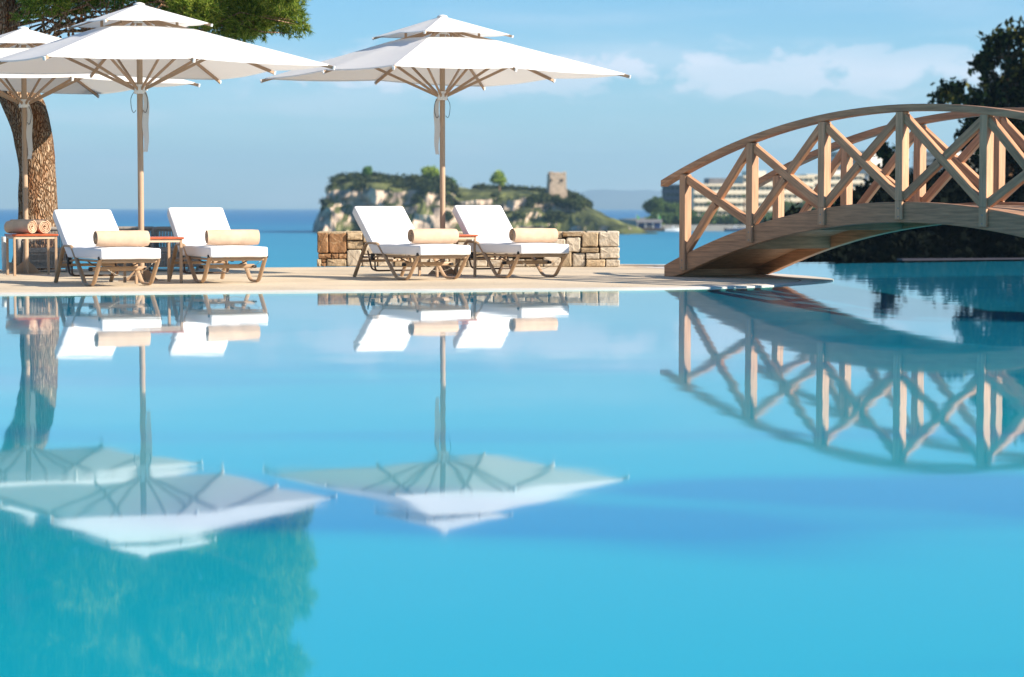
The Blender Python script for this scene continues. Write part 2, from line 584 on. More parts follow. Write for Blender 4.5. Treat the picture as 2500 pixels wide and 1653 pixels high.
# ------------------------------------------------------------------ mesh helpers
class MB:
    def __init__(self):
        self.v, self.f = [], []

    def add(self, vs, fs):
        o = len(self.v)
        self.v += [tuple(p) for p in vs]
        self.f += [tuple(i + o for i in q) for q in fs]
        return self

    def box(self, c, s, mtx=None):
        c = Vector(c)
        vs = []
        for dx in (-.5, .5):
            for dy in (-.5, .5):
                for dz in (-.5, .5):
                    p = Vector((dx * s[0], dy * s[1], dz * s[2]))
                    if mtx:
                        p = mtx @ p
                    vs.append(c + p)
        return self.add(vs, [(0, 1, 3, 2), (4, 6, 7, 5), (0, 4, 5, 1), (2, 3, 7, 6), (0, 2, 6, 4), (1, 5, 7, 3)])

    def cyl(self, p0, p1, r0, r1=None, n=10):
        p0, p1 = Vector(p0), Vector(p1)
        r1 = r0 if r1 is None else r1
        return self.tube([p0, p1], [r0, r1], n)

    def tube(self, pts, rad, n=8, flat=None, up=None):
        """swept round (or flattened) bar along pts; flat = (half a, half b) oval section"""
        pts = [Vector(p) for p in pts]
        k = len(pts)
        if not isinstance(rad, (list, tuple)):
            rad = [rad] * k
        vs, fs = [], []
        ref = Vector(up) if up else None
        for i, p in enumerate(pts):
            d = (pts[min(i + 1, k - 1)] - pts[max(i - 1, 0)]).normalized()
            if ref is None:
                ref = Vector((0, 0, 1)) if abs(d.z) < .9 else Vector((1, 0, 0))
            s = d.cross(ref)
            if s.length < 1e-5:
                s = d.cross(Vector((0.3, 0.7, 0.2)))
            s.normalize()
            u = s.cross(d).normalized()
            if not up:
                ref = u
            for j in range(n):
                a = 2 * pi * j / n
                if flat:
                    vs.append(p + s * (flat[0] * cos(a)) + u * (flat[1] * sin(a)))
                else:
                    vs.append(p + (s * cos(a) + u * sin(a)) * rad[i])
        for i in range(k - 1):
            for j in range(n):
                q = (j + 1) % n
                fs.append((i * n + j, i * n + q, (i + 1) * n + q, (i + 1) * n + j))
        fs.append(tuple(range(n))[::-1])
        fs.append(tuple((k - 1) * n + j for j in range(n)))
        return self.add(vs, fs)

    def sweep(self, secs):
        """loft through equal-length section loops, capped"""
        n = len(secs[0])
        vs = [p for s in secs for p in s]
        fs = []
        for i in range(len(secs) - 1):
            for j in range(n):
                q = (j + 1) % n
                fs.append((i * n + j, i * n + q, (i + 1) * n + q, (i + 1) * n + j))
        fs.append(tuple(range(n))[::-1])
        fs.append(tuple((len(secs) - 1) * n + j for j in range(n)))
        return self.add(vs, fs)

    def prism(self, poly, z0, z1):
        n = len(poly)
        vs = [(p[0], p[1], z0) for p in poly] + [(p[0], p[1], z1) for p in poly]
        fs = [tuple(range(n))[::-1], tuple(range(n, 2 * n))]
        fs += [(i, (i + 1) % n, n + (i + 1) % n, n + i) for i in range(n)]
        return self.add(vs, fs)

    def build(self, name, m, parent=None, smooth=False, loc=None, bevel=0.0, seg=2):
        me = bpy.data.meshes.new(name)
        me.from_pydata(self.v, [], self.f)
        bm = bmesh.new()
        bm.from_mesh(me)
        bmesh.ops.recalc_face_normals(bm, faces=bm.faces)
        if bevel:
            ed = [e for e in bm.edges if len(e.link_faces) == 2 and e.calc_face_angle(0) > 0.6]
            bmesh.ops.bevel(bm, geom=ed, offset=bevel, segments=seg, profile=0.5, affect='EDGES')
        bm.to_mesh(me)
        bm.free()
        me.update()
        if smooth:
            for p in me.polygons:
                p.use_smooth = True
            if smooth == 'auto':
                me.set_sharp_from_angle(angle=radians(35))
        me.materials.append(m)
        o = bpy.data.objects.new(name, me)
        COL.objects.link(o)
        if parent:
            o.parent = parent
        if loc is not None:
            o.location = loc
        return o


def raw(name, vs, fs, m, parent=None, smooth=False):
    me = bpy.data.meshes.new(name)
    me.from_pydata(vs, [], fs)
    me.materials.append(m)
    if smooth:
        for p in me.polygons:
            p.use_smooth = True
    o = bpy.data.objects.new(name, me)
    COL.objects.link(o)
    if parent:
        o.parent = parent
    return o


def tag(o, label=None, cat=None, group=None, kind=None):
    for k, v in (('label', label), ('category', cat), ('group', group), ('kind', kind)):
        if v:
            o[k] = v
    return o


def thing(name, loc, rz=0.0, label=None, cat=None, group=None):
    o = bpy.data.objects.new(name, None)
    COL.objects.link(o)
    o.location = loc
    o.rotation_euler = (0, 0, rz)
    o.empty_display_size = 0.2
    return tag(o, label, cat, group)


def kids(o):
    return [c for c in bpy.data.objects if c.parent == o]


def copy_tree(o, parent=None):
    c = o.copy()
    COL.objects.link(c)
    c.parent = parent
    for ch in kids(o):
        copy_tree(ch, c)
    return c


def bar(name, p0, p1, w, h, m, parent, up=(0, 0, 1), bevel=0.006, ext=0.0):
    """timber from p0 to p1, its own local X along the grain; w across, h in the up direction"""
    p0, p1 = Vector(p0), Vector(p1)
    d = p1 - p0
    ln = d.length + 2 * ext
    x = d.normalized()
    y = Vector(up).cross(x).normalized()
    z = x.cross(y)
    o = MB().box((0, 0, 0), (ln, w, h)).build(name, m, parent, bevel=bevel, seg=1)
    mt = Matrix((x, y, z)).transposed().to_4x4()
    mt.translation = (p0 + p1) / 2
    o.matrix_local = mt
    return o


def catmull(pts, n=8):
    pts = [Vector(p) for p in pts]
    out = []
    for i in range(len(pts) - 1):
        p0, p1, p2, p3 = pts[max(i - 1, 0)], pts[i], pts[i + 1], pts[min(i + 2, len(pts) - 1)]
        for k in range(n):
            t = k / n
            out.append(0.5 * ((2 * p1) + (p2 - p0) * t + (2 * p0 - 5 * p1 + 4 * p2 - p3) * t * t + (3 * p1 - p0 - 3 * p2 + p3) * t ** 3))
    out.append(pts[-1])
    return out


def fillet(pts, r=0.06, n=5):
    pts = [Vector(p) for p in pts]
    out = [pts[0]]
    for i in range(1, len(pts) - 1):
        a, b, c = pts[i - 1], pts[i], pts[i + 1]
        rr = min(r, (a - b).length * .45, (c - b).length * .45)
        s, e = b + (a - b).normalized() * rr, b + (c - b).normalized() * rr
        for k in range(n + 1):
            t = k / n
            out.append((1 - t) ** 2 * s + 2 * t * (1 - t) * b + t * t * e)
    out.append(pts[-1])
    return out


# ------------------------------------------------------------------ ground, pool, sea
SEA = -6.0
front = [(-22, 22.6), (-14, 23.7), (-8.5, 24.55), (-5.58, 24.98), (-2.54, 25.75), (-0.93, 26.1), (1.48, 26.7), (3.0, 27.6), (3.85, 28.9),
         (4.22, 30.1), (4.12, 31.4), (3.75, 32.8), (3.2, 34.6), (2.6, 36.3)]
back = [(2.6, 36.3), (1.6, 36.65), (0, 36.6), (-3.5, 35.8), (-6.5, 34.9), (-12, 33.6), (-22, 32.0)]
fc = [Vector((p.x, p.y)) for p in catmull([(a, b, 0) for a, b in front], 8)]
bc = [Vector((p.x, p.y)) for p in catmull([(a, b, 0) for a, b in back], 6)]


def offset(path, d):
    """shift an open path sideways (positive = to its left)"""
    o = []
    for i, p in enumerate(path):
        t = (path[min(i + 1, len(path) - 1)] - path[max(i - 1, 0)]).normalized()
        o.append(p + Vector((-t.y, t.x)) * d)
    return o


def strip(name, a, b, za, zb, m, parent=None, thick=0.0):
    """a band between two paths"""
    n = len(a)
    vs = [(p.x, p.y, za) for p in a] + [(p.x, p.y, zb) for p in b]
    fs = [(i, i + 1, n + i + 1, n + i) for i in range(n - 1)]
    mb = MB().add(vs, fs)
    if thick:
        vs2 = [(p[0], p[1], p[2] - thick) for p in vs]
        mb.add(vs2, [f[::-1] for f in fs])
        mb.add([vs[i] for i in range(n)] + [vs2[i] for i in range(n)], fs)
        mb.add([vs[n + i] for i in range(n)] + [vs2[n + i] for i in range(n)], fs)
    return mb.build(name, m, parent)


LAND = 0.02
lipw = [0.155 + 0.55 * max(0, min(1, (p.y - 28.6) / 2.2)) * (1 if i > len(fc) * .45 else 0) for i, p in enumerate(fc)]  # widened at the tip, its pale colour standing in for sunlit deck


def voffset(path, ds):
    o = []
    for i, p in enumerate(path):
        t = (path[min(i + 1, len(path) - 1)] - path[max(i - 1, 0)]).normalized()
        o.append(p + Vector((-t.y, t.x)) * ds[i])
    return o


inner = voffset(fc, [d + .035 for d in lipw])
deck_poly = inner + bc[1:]
tag(MB().prism([(p.x, p.y) for p in deck_poly], -6.6, LAND).build('terrace', M['deck']), kind='structure')
# coping round the pool edge: red joint, white stone lip, mosaic wall under water
e1, e2 = voffset(fc, [d + .035 for d in lipw]), voffset(fc, lipw)
tag(strip('coping_joint', e1, e2, LAND + 0.001, LAND + 0.001, M['joint'], thick=.3), kind='structure')
tag(strip('pool_coping', e2, fc, LAND + 0.002, 0.012, M['coping'], thick=.05), kind='structure')
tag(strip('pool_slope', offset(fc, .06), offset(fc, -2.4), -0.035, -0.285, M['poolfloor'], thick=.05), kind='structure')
# pale kerb along the back of the terrace, right of the wall
bk = [p for p in bc if p.x > 0.4]
tag(strip('terrace_kerb', [Vector((p.x, p.y)) for p in offset(bk, 0.22)], offset(bk, -0.05), 0.05, 0.05, M['coping'], thick=0.06), kind='structure')

# pool: water sheet, basin floor, far overflow edge, near deck
edge_l, edge_r = Vector((1.2, 38.0)), Vector((20.0, 47.75))
wpoly = [(-22, 2.2), (20, 2.2), (20, 47.75), (1.2, 38.0), (1.2, 36.0), (-22, 31.0)]
tag(raw('pool_water', [(a, b, 0) for a, b in wpoly], [tuple(range(len(wpoly)))], M['water']), kind='structure')
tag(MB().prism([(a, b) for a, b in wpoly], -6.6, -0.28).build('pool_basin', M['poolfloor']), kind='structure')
dirv = (edge_r - edge_l).normalized()
nrm = Vector((-dirv.y, dirv.x))
ew = [edge_l - nrm * 0.25, edge_r - nrm * 0.25, edge_r - nrm * 0.02, edge_l - nrm * 0.02]
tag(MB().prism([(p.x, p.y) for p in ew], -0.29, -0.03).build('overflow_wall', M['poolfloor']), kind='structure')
tag(MB().prism([(20, 2.2), (34, 2.2), (34, 54), (20, 47.6)], -6.6, LAND).build('side_terrace', M['deck']), kind='structure')
tag(MB().prism([(-34, -12), (34, -12), (34, 2.19), (-34, 2.19)], -6.6, LAND).build('near_terrace', M['deck']), kind='structure')
lp = [(20.2, 20.4)] + [(8.2 + 2.0 * cos(a), 23.0 + 2.6 * sin(a)) for a in [radians(d) for d in range(270, 89, -12)]] + [(20.2, 25.6)]
tag(MB().prism(lp, -1.3, LAND + 0.004).build('bridge_landing', M['deck']), kind='structure')

seap = [(-11000, -60), (11000, -60), (11000, 11000), (-11000, 11000)]
tag(raw('sea', [(a, b, SEA) for a, b in seap], [(0, 1, 2, 3)], M['sea']), kind='structure')

# far hills across the bay
hv, hf = [], []
NX = 120
for i in range(NX + 1):
    x = -3000 + 7000 * i / NX
    h = 62 * math.exp(-((x - 1150) / 900) ** 2) + 26 * math.exp(-((x - 300) / 420) ** 2) + 10 + 14 * noise.noise((x * .002, 1, 0)) + 6 * noise.noise((x * .008, 5, 0))
    h = h * 1.25 * max(0, min(1, (x + 50) / 380)) - 3
    for j, (dy, k) in enumerate(((0, 0), (300, .55), (700, 1), (1200, 0))):
        hv.append((x, 8800 + dy, SEA - .5 + h * k + (noise.noise((x * .004, dy * .004, 2)) * 10 if 0 < k else 0)))
for i in range(NX):
    for j in range(3):
        a = i * 4 + j
        hf.append((a, a + 4, a + 5, a + 1))
tag(raw('far_hills', hv, hf, M['hills'], smooth=True), kind='structure')


# ------------------------------------------------------------------ foliage helpers
def leaf_tri(vs, fs, c, size, rnd):
    d = Vector((rnd.gauss(0, 1), rnd.gauss(0, 1), rnd.gauss(0, 1))).normalized()
    e = d.cross(Vector((rnd.gauss(0, 1), rnd.gauss(0, 1), rnd.gauss(0, 1)))).normalized()
    k = len(vs)
    vs += [c - d * size, c + e * size * .55, c + d * size, c - e * size * .55]
    fs.append((k, k + 1, k + 2, k + 3))


def leafy(lobes, rnd, per_m3, leaf, spread, leaves=12, shell=0.45, cap=4000):
    """leaf clumps through ellipsoid lobes [(centre, (rx, ry, rz))]"""
    vs, fs = [], []
    for c, r in lobes:
        vol = 4.19 * r[0] * r[1] * r[2]
        n = min(cap, max(10, int(vol * per_m3)))
        c = Vector(c)
        for _ in range(n):
            while True:
                p = Vector((rnd.uniform(-1, 1), rnd.uniform(-1, 1), rnd.uniform(-1, 1)))
                l = p.length
                if l < 1 and rnd.random() < shell + (1 - shell) * l:
                    break
            w = 1 + 0.35 * noise.noise(p * 2.3 + c)
            q = c + Vector((p.x * r[0], p.y * r[1], p.z * r[2])) * w
            for _ in range(leaves):
                leaf_tri(vs, fs, q + Vector((rnd.gauss(0, 1), rnd.gauss(0, 1), rnd.gauss(0, 1))) * spread, leaf * rnd.uniform(.6, 1.3), rnd)
    return vs, fs


def limb(mb, a, b, r0, r1, rnd, wob=0.1, n=6, sides=7):
    a, b = Vector(a), Vector(b)
    pts, rad = [], []
    L = (b - a).length
    for i in range(n + 1):
        t = i / n
        p = a.lerp(b, t) + Vector((rnd.uniform(-1, 1), rnd.uniform(-1, 1), rnd.uniform(-1, 1))) * wob * L * (0 if i in (0, n) else .3)
        pts.append(p)
        rad.append(r0 + (r1 - r0) * t)
    mb.tube(pts, rad, sides)
    return pts


# ------------------------------------------------------------------ headland with tower
HD = 640.0
prof = [(764, 566), (768, 540), (775, 522), (790, 497), (799, 478), (806, 452), (812, 436), (830, 431), (870, 430), (910, 431), (960, 436), (1000, 437),
        (1050, 434), (1085, 440), (1105, 452), (1125, 458), (1150, 462), (1200, 462), (1260, 464), (1320, 470), (1350, 474), (1390, 478), (1415, 488),
        (1440, 503), (1470, 515), (1500, 529), (1525, 541), (1550, 552), (1570, 560), (1585, 568)]


def prof_y(px):
    for (a, b), (c, d) in zip(prof, prof[1:]):
        if a <= px <= c:
            return b + (d - b) * (px - a) / (c - a)
    return 568


def hz(px):
    return W(px, prof_y(px), HD + 20).z


rows = [(-16, 0), (-13, .10), (-11.5, .22), (-10, .36), (-8.5, .48), (-6, .56), (-4.5, .66), (-3, .76), (0, .83), (5, .90), (12, .96), (20, 1.0), (30, .97), (42, .80), (56, .4), (68, 0)]
NCOL = 170
hv, hf = [], []
SC = (HD) / F
for i in range(NCOL + 1):
    px = 764 + (1585 - 764) * i / NCOL
    X = (px - CX) * (HD + 10) / F
    H = hz(px) - SEA
    gent = min(1, max(0, (px - 1380) / 120))
    for dy, k in rows:
        n1_ = noise.fractal(Vector((X * .09, dy * .05, k * 2.2)), .9, 2.1, 5)
        n2_ = noise.noise(Vector((X * .25, k * 6, 3)))
        kk = k * (1 - .0 * gent)
        y = HD + dy * (1 + gent * 2.2) + (n1_ * 7.5 + n2_ * 1.6) * (1 if dy < 12 else .3) * (1 - .85 * gent)
        z = SEA - .6 + (H + .6) * kk + (n2_ * .9 if 0.05 < k < .9 else 0) + (noise.noise((X * .4, dy * .3, 1)) * .35 if k > .8 else 0)
        endp = min(1, (px - 764) / 30)
        hv.append((X + n2_ * .8 * (k > 0), HD + 22 + (y - HD - 22) * (.35 + .65 * endp), z))
nr = len(rows)
for i in range(NCOL):
    for j in range(nr - 1):
        a = i * nr + j
        hf.append((a, a + nr, a + nr + 1, a + 1))


def headland_mat():
    m = bpy.data.materials.new('headland_ground')
    m.use_nodes = True
    N, L = m.node_tree.nodes, m.node_tree.links
    b = N['Principled BSDF']
    b.inputs['Roughness'].default_value = 0.95
    b.inputs['Specular IOR Level'].default_value = 0.1
    t = N.new('ShaderNodeTexCoord')
    g = N.new('ShaderNodeNewGeometry')
    sp = N.new('ShaderNodeSeparateXYZ')
    L.new(g.outputs['True Normal'], sp.inputs[0])
    n = N.new('ShaderNodeTexNoise')
    n.inputs['Scale'].default_value = 0.16
    n.inputs['Detail'].default_value = 6
    L.new(t.outputs['Object'], n.inputs['Vector'])
    rock = N.new('ShaderNodeValToRGB')
    e = rock.color_ramp.elements
    e[0].position, e[0].color = .36, (.15, .12, .10, 1)
    e[1].position, e[1].color = .60, (.70, .53, .39, 1)
    L.new(n.outputs['Fac'], rock.inputs[0])
    n2 = N.new('ShaderNodeTexNoise')
    n2.inputs['Scale'].default_value = 0.09
    n2.inputs['Detail'].default_value = 5
    L.new(t.outputs['Object'], n2.inputs['Vector'])
    veg = N.new('ShaderNodeValToRGB')
    e = veg.color_ramp.elements
    e[0].position, e[0].color = .40, (.035, .045, .02, 1)
    e[1].position, e[1].color = .62, (.15, .16, .055, 1)
    L.new(n2.outputs['Fac'], veg.inputs[0])
    ad = N.new('ShaderNodeMath')
    ad.operation = 'MULTIPLY_ADD'
    L.new(n2.outputs['Fac'], ad.inputs[0])
    ad.inputs[1].default_value = .9
    L.new(sp.outputs['Z'], ad.inputs[2])
    mr = N.new('ShaderNodeMapRange')
    mr.inputs['From Min'].default_value = 1.03
    mr.inputs['From Max'].default_value = 1.20
    L.new(ad.outputs[0], mr.inputs['Value'])
    mx = N.new('ShaderNodeMix')
    mx.data_type = 'RGBA'
    L.new(mr.outputs[0], mx.inputs['Factor'])
    L.new(rock.outputs[0], mx.inputs['A'])
    L.new(veg.outputs[0], mx.inputs['B'])
    L.new(mx.outputs['Result'], b.inputs['Base Color'])
    return m


head = tag(raw('headland', hv, hf, headland_mat()), kind='structure')
# scrub over the headland: uncountable low bushes
rs = random.Random(3)
lobes = []


def head_pt(i, j):
    return Vector(hv[i * nr + j])


def scrub_at(px, j, r, flat=.6):
    i = int((px - 764) / (1585 - 764) * NCOL)
    lobes.append((head_pt(max(0, min(NCOL, i)), j) + Vector((0, 0, r * .25)), (r, r, r * flat)))


for px in range(806, 1112, 5):
    scrub_at(px + rs.uniform(-3, 3), rs.choice((10, 11, 11)), rs.uniform(.5, 1.1))
for px in range(812, 1100, 9):
    scrub_at(px, 9, rs.uniform(.5, 1.0))
    if noise.noise((px * .03, 0, 0)) > .1:
        scrub_at(px, 8, rs.uniform(.5, 1.2))
for px in range(1165, 1345, 6):
    scrub_at(px, 12, rs.uniform(1.1, 1.9))
for px in range(1385, 1440, 6):
    scrub_at(px, 11, rs.uniform(1.2, 2.0))
for px in range(1295, 1440, 7):
    scrub_at(px, rs.choice((7, 8, 9)), rs.uniform(1.0, 2.3), .7)
for _ in range(130):
    px = rs.uniform(775, 1450)
    j = rs.choice((1, 3, 4, 5, 5, 6, 7, 8))
    if noise.noise((px * .022, j * .5, 4)) > .16:
        scrub_at(px, j, rs.uniform(.5, 1.6), .75)
for px in range(1010, 1095, 6):
    scrub_at(px, rs.choice((6, 7, 8, 9, 10)), rs.uniform(1.4, 2.4), .8)
for px in range(1340, 1365, 8):
    scrub_at(px, 3, 1.8, .9)
v_, f_ = leafy(lobes, rs, 6, .38, .35, 6, .3, 60)
tag(raw('headland_scrub', v_, f_, M['scrub']), 'dark low scrub covering the rocky headland', 'scrub', None, 'stuff')


def round_tree(px, pytop, pybase, wpx, D, m, label, seed, group=None, name='round_tree', trunk=True):
    rnd = random.Random(seed)
    b = W(px, pybase, D)
    tp = W(px, pytop, D)
    h = tp.z - b.z
    w = wpx * D / F / 2
    o = thing(name, b, 0, label, 'tree', group)
    mb = MB()
    limb(mb, (0, 0, -.5), (0, 0, h * .55), .06 * w + .12, .07, rnd, .1)
    for k in range(4):
        a = k * 1.6 + rnd.random()
        limb(mb, (0, 0, h * .3), (cos(a) * w * .5, sin(a) * w * .5, h * .6), .09, .03, rnd)
    mb.build('trunk', M['bark'], o)
    lb = []
    for _ in range(9):
        a, rr = rnd.uniform(0, 2 * pi), rnd.uniform(.1, .55) * w
        lb.append(((cos(a) * rr, sin(a) * rr, h * rnd.uniform(.45, .80)), (w * rnd.uniform(.35, .55), w * rnd.uniform(.35, .55), h * rnd.uniform(.14, .22))))
    v, f = leafy(lb, rnd, 14, .28, .25, 8, .4, 260)
    raw('crown', v, f, m, o)
    return o


round_tree(895, 406, 436, 32, HD + 18, M['leaf_green'], 'small green tree on the left brow of the headland', 11)
round_tree(1052, 408, 450, 50, HD + 14, M['leaf_lime'], 'yellow-green tree on the headland just left of the parasol pole', 12)
round_tree(1103, 433, 458, 20, HD + 14, M['leaf_green'], 'small green tree on the headland just right of the parasol pole', 13)
round_tree(1219, 415, 468, 42, HD + 12, M['leaf_lime'], 'round green tree standing alone between parasol and tower', 14)

tb = W(1359, 484, HD + 6)
tw = thing('watchtower', tb, radians(10), 'square ruined stone watchtower on the headland', 'tower')
ht = W(1359, 424, HD + 6).z - tb.z
secs = []
rt = random.Random(5)
for k, (z, s) in enumerate(((-1.5, 2.55), (1.2, 2.5), (3.5, 2.36), (ht - .9, 2.28), (ht - .2, 2.3))):
    secs.append([(sx * s + rt.uniform(-.05, .05), sy * s + rt.uniform(-.05, .05), z) for sx, sy in ((-1, -1), (0, -1), (1, -1), (1, 0), (1, 1), (0, 1), (-1, 1), (-1, 0))])
MB().sweep(secs).build('wall', M['tower'], tw)
for sx, sy, w_, h_ in ((-1.9, -2.05, .9, .75), (-.6, -2.1, .7, .35), (1.0, -2.1, .9, .5), (1.9, -2.0, .8, .7), (2.05, 0, .5, .6), (-2.05, .6, .5, .7), (0, 2.05, 2.5, .6)):
    MB().box((sx, sy, ht - .2 + h_ / 2), (w_, .5 if abs(sy) > 1 else 1.4, h_)).build('merlon', M['tower'], tw, bevel=.08, seg=1)
for x, z, w_, h_ in ((1.0, ht - 1.9, .9, .9), (-1.9, ht - 1.8, .35, .8), (.2, 4.3, .3, .5)):
    MB().box((x, -2.31, z), (w_, .3, h_)).build('opening', M['mortar'], tw, bevel=.05, seg=1)  # solid dark blocks stand for the shade inside the openings

# ------------------------------------------------------------------ town shore, hotels, harbour
TD = 690.0


def tx(px, D=TD):
    return (px - CX) * D / F


shore = []
sv, sf = [], []
for i in range(61):
    px = 1575 + (3000 - 1575) * i / 60
    for dy, z in ((-6, SEA - .8), (-4.5, SEA + 1.3), (30, SEA + 2.0), (90, SEA + 4 + max(0, (px - 1900)) * .012), (170, SEA + 6 + max(0, (px - 1900)) * .03), (400, SEA + 2)):
        j = noise.noise((px * .01, dy * .02, 0))
        kz = min(1, i / 7)
        sv.append((tx(px) + dy * .02, TD + dy + j * 2 - (0 if i else -8), min(z, SEA + 1.6) * (1 - kz) + z * kz if i else SEA - .8))
for i in range(60):
    for j in range(5):
        a = i * 6 + j
        sf.append((a, a + 6, a + 7, a + 1))
tag(raw('town_shore', sv, sf, M['sand']), kind='structure')
qa, qb = tx(1612), tx(1990)
tag(MB().box(((qa + qb) / 2, TD - 6.5, SEA + .75), (qb - qa, 4, 2.1)).build('quay', M['quay']), kind='structure')


def hotel(name, px0, px1, ytop, ybase, D, depth, rz, storeys, bays, wall, label, slab=True, penthouse=None, win=(.50, .32), cat='hotel'):
    b = W((px0 + px1) / 2, ybase, D)
    w = (px1 - px0) * D / F
    h = W(px0, ytop, D).z - b.z
    o = thing(name, (b.x, D, b.z), rz, label, cat)
    MB().box((0, depth / 2, h / 2 - 1), (w, depth, h + 2)).build('wall', wall, o)
    sh = h / storeys
    bw = w / bays
    pane = None
    for s in range(storeys):
        for k in range(bays):
            if pane is None:
                pane = MB().box((0, 0, 0), (bw * win[0], .35, sh * win[1])).build('window', M['glass'], o)
                q = pane
            else:
                q = pane.copy()
                COL.objects.link(q)
                q.parent = o
            q.location = (-w / 2 + bw * (k + .5), -.02, sh * (s + .58))
        if slab:
            MB().box((0, -.45, sh * (s + 1) - .25), (w - .6, .9, .22)).build('balcony', wall, o)
            MB().box((0, -.86, sh * s + .45), (w - .7, .10, .95)).build('parapet', wall, o)
    MB().box((0, depth / 2, h + .18), (w + .5, depth + .5, .34)).build('roof', M['roofgrey'] if wall is not M['render'] else wall, o)
    if penthouse:
        x0, x1, ph, pm = penthouse
        MB().box((w * ((x0 + x1) / 2 - .5), depth / 2, h + .36 + ph / 2), (w * (x1 - x0), depth * .6, ph)).build('penthouse', pm, o)
    return o


hotel('hotel', 1692, 1905, 452, 552, 730, 14, radians(7), 5, 18, M['render'], 'pale cream five-storey hotel seen through the left end of the bridge railing',
      penthouse=(.2, .42, 1.9, M['roofgrey']))
hotel('hotel', 1812, 1990, 432, 550, 752, 14, radians(9), 6, 13, M['render'], 'taller cream hotel block behind the second bridge post', penthouse=(.1, .35, 1.6, M['render']))
hotel('hotel', 1968, 2110, 428, 500, 790, 14, radians(5), 4, 10, M['render'], 'cream hotel wing seen beside the third bridge post', penthouse=(.5, .8, 1.5, M['render_w']))
hotel('apartment_block', 1610, 1686, 453, 520, 745, 12, radians(-38), 4, 6, M['greyr'], 'dark grey apartment block at the left end of the town', win=(.7, .5), cat='building')
hotel('hotel', 2010, 2140, 372, 470, 830, 20, radians(-50), 6, 14, M['render_w'], 'shaded white hotel on the hill behind the middle of the bridge')
hotel('hotel', 2215, 2345, 372, 460, 845, 20, radians(-50), 6, 14, M['render_w'], 'shaded white hotel on the hill left of the big dark pine')

rt = random.Random(21)
lob = []
for px in range(1590, 2150, 7):
    D = TD + 14 + rt.uniform(-4, 10)
    c = W(px + rt.uniform(-3, 3), 541 + rt.uniform(-8, 4) - (7 if 1640 < px < 1690 else 0), D)
    lob.append((c, (rt.uniform(1.2, 2.6), 2, rt.uniform(.9, 1.9))))
for px in range(1880, 2160, 8):
    c = W(px, 512 + rt.uniform(-12, 20), TD + 60)
    lob.append((c, (2.6, 2.4, rt.uniform(1.5, 2.4))))
v, f = leafy(lob, rt, 7, .42, .4, 7, .4, 120)
tag(raw('waterfront_bushes', v, f, M['leaf_mid']), 'green bushes along the far waterfront', 'bushes', None, 'stuff')
round_tree(1600, 478, 548, 62, TD + 20, M['leaf_mid'], 'bushy green tree at the left tip of the town shore', 31)
round_tree(1638, 494, 550, 60, TD + 24, M['leaf_mid'], 'green tree below the dark grey apartment block', 32)
round_tree(1668, 508, 552, 52, TD + 18, M['leaf_mid'], 'low green tree touching the first bridge post', 33)
round_tree(1742, 492, 548, 22, TD + 22, M['leaf_mid'], 'narrow green tree before the cream hotel', 34)
round_tree(1915, 455, 520, 60, TD + 70, M['leaf_mid'], 'broad green tree before the taller cream hotel', 35)
round_tree(1985, 470, 520, 50, TD + 70, M['leaf_mid'], 'green tree between the third and fourth far town blocks', 36)


def palm(px, pytop, pybase, D, label):
    b = W(px, pybase, D)
    h = W(px, pytop, D).z - b.z
    o = thing('palm_tree', b, 0, label, 'palm')
    mb = MB()
    limb(mb, (0, 0, -.4), (.2, 0, h * .8), .26, .18, rt, .05)
    mb.build('trunk', M['bark'], o)
    fr = MB()
    for k in range(16):
        a = k * 2.4
        el_ = rt.uniform(-.1, .9)
        for s in range(5):
            t0, t1 = s / 5, (s + 1) / 5
            def P(t):
                return Vector((.2 + cos(a) * t * 2.4 * cos(el_), sin(a) * t * 2.4 * cos(el_), h * .8 + t * 2.2 * sin(el_) - t * t * 1.3))
            sd = Vector((-sin(a), cos(a), 0)) * .32 * (1 - t0 * .7)
            fr.add([P(t0) - sd, P(t0) + sd, P(t1) + sd * .7, P(t1) - sd * .7], [(0, 1, 2, 3)])
    fr.build('frond', M['leaf_mid'], o)
    return o


palm(1816, 464, 535, TD + 8, 'palm tree in front of the hotel, left of the second bridge post')
palm(1729, 484, 545, TD + 9, 'shorter palm tree seen in the first bay of the bridge railing')


def motor_boat(px, py, D, ln, rz, hull, label, cabin=True, deckm=None):
    b = W(px, py, D)
    o = thing('motor_boat', (b.x, D, SEA), rz, label, 'boat', 'boats moored along the far shore')
    secs = []
    for t in (0, .25, .55, .8, .95, 1.0):
        hw = ln * .17 * (1 if t < .5 else max(.04, 1 - ((t - .5) / .5) ** 2))
        x = -ln / 2 + t * ln
        top = .75 + .35 * t * t
        secs.append([(x, -hw, top), (x, -hw * .8, .1), (x, 0, -.25), (x, hw * .8, .1), (x, hw, top)])
    MB().sweep(secs).build('hull', hull, o)
    MB().box((-ln * .05, 0, .82), (ln * .6, ln * .2, .16)).build('deck', deckm or M['boatw'], o)
    if cabin:
        MB().box((ln * .06, 0, 1.25), (ln * .28, ln * .2, .75)).build('cabin', M['boatw'], o, bevel=.15, seg=1)
        MB().box((ln * .12, 0, 1.35), (ln * .20, ln * .205, .35)).build('windscreen', M['glass'], o)
    MB().box((-ln * .52, 0, .55), (.35, .4, .9)).build('outboard_motor', M['black'], o)
    return o


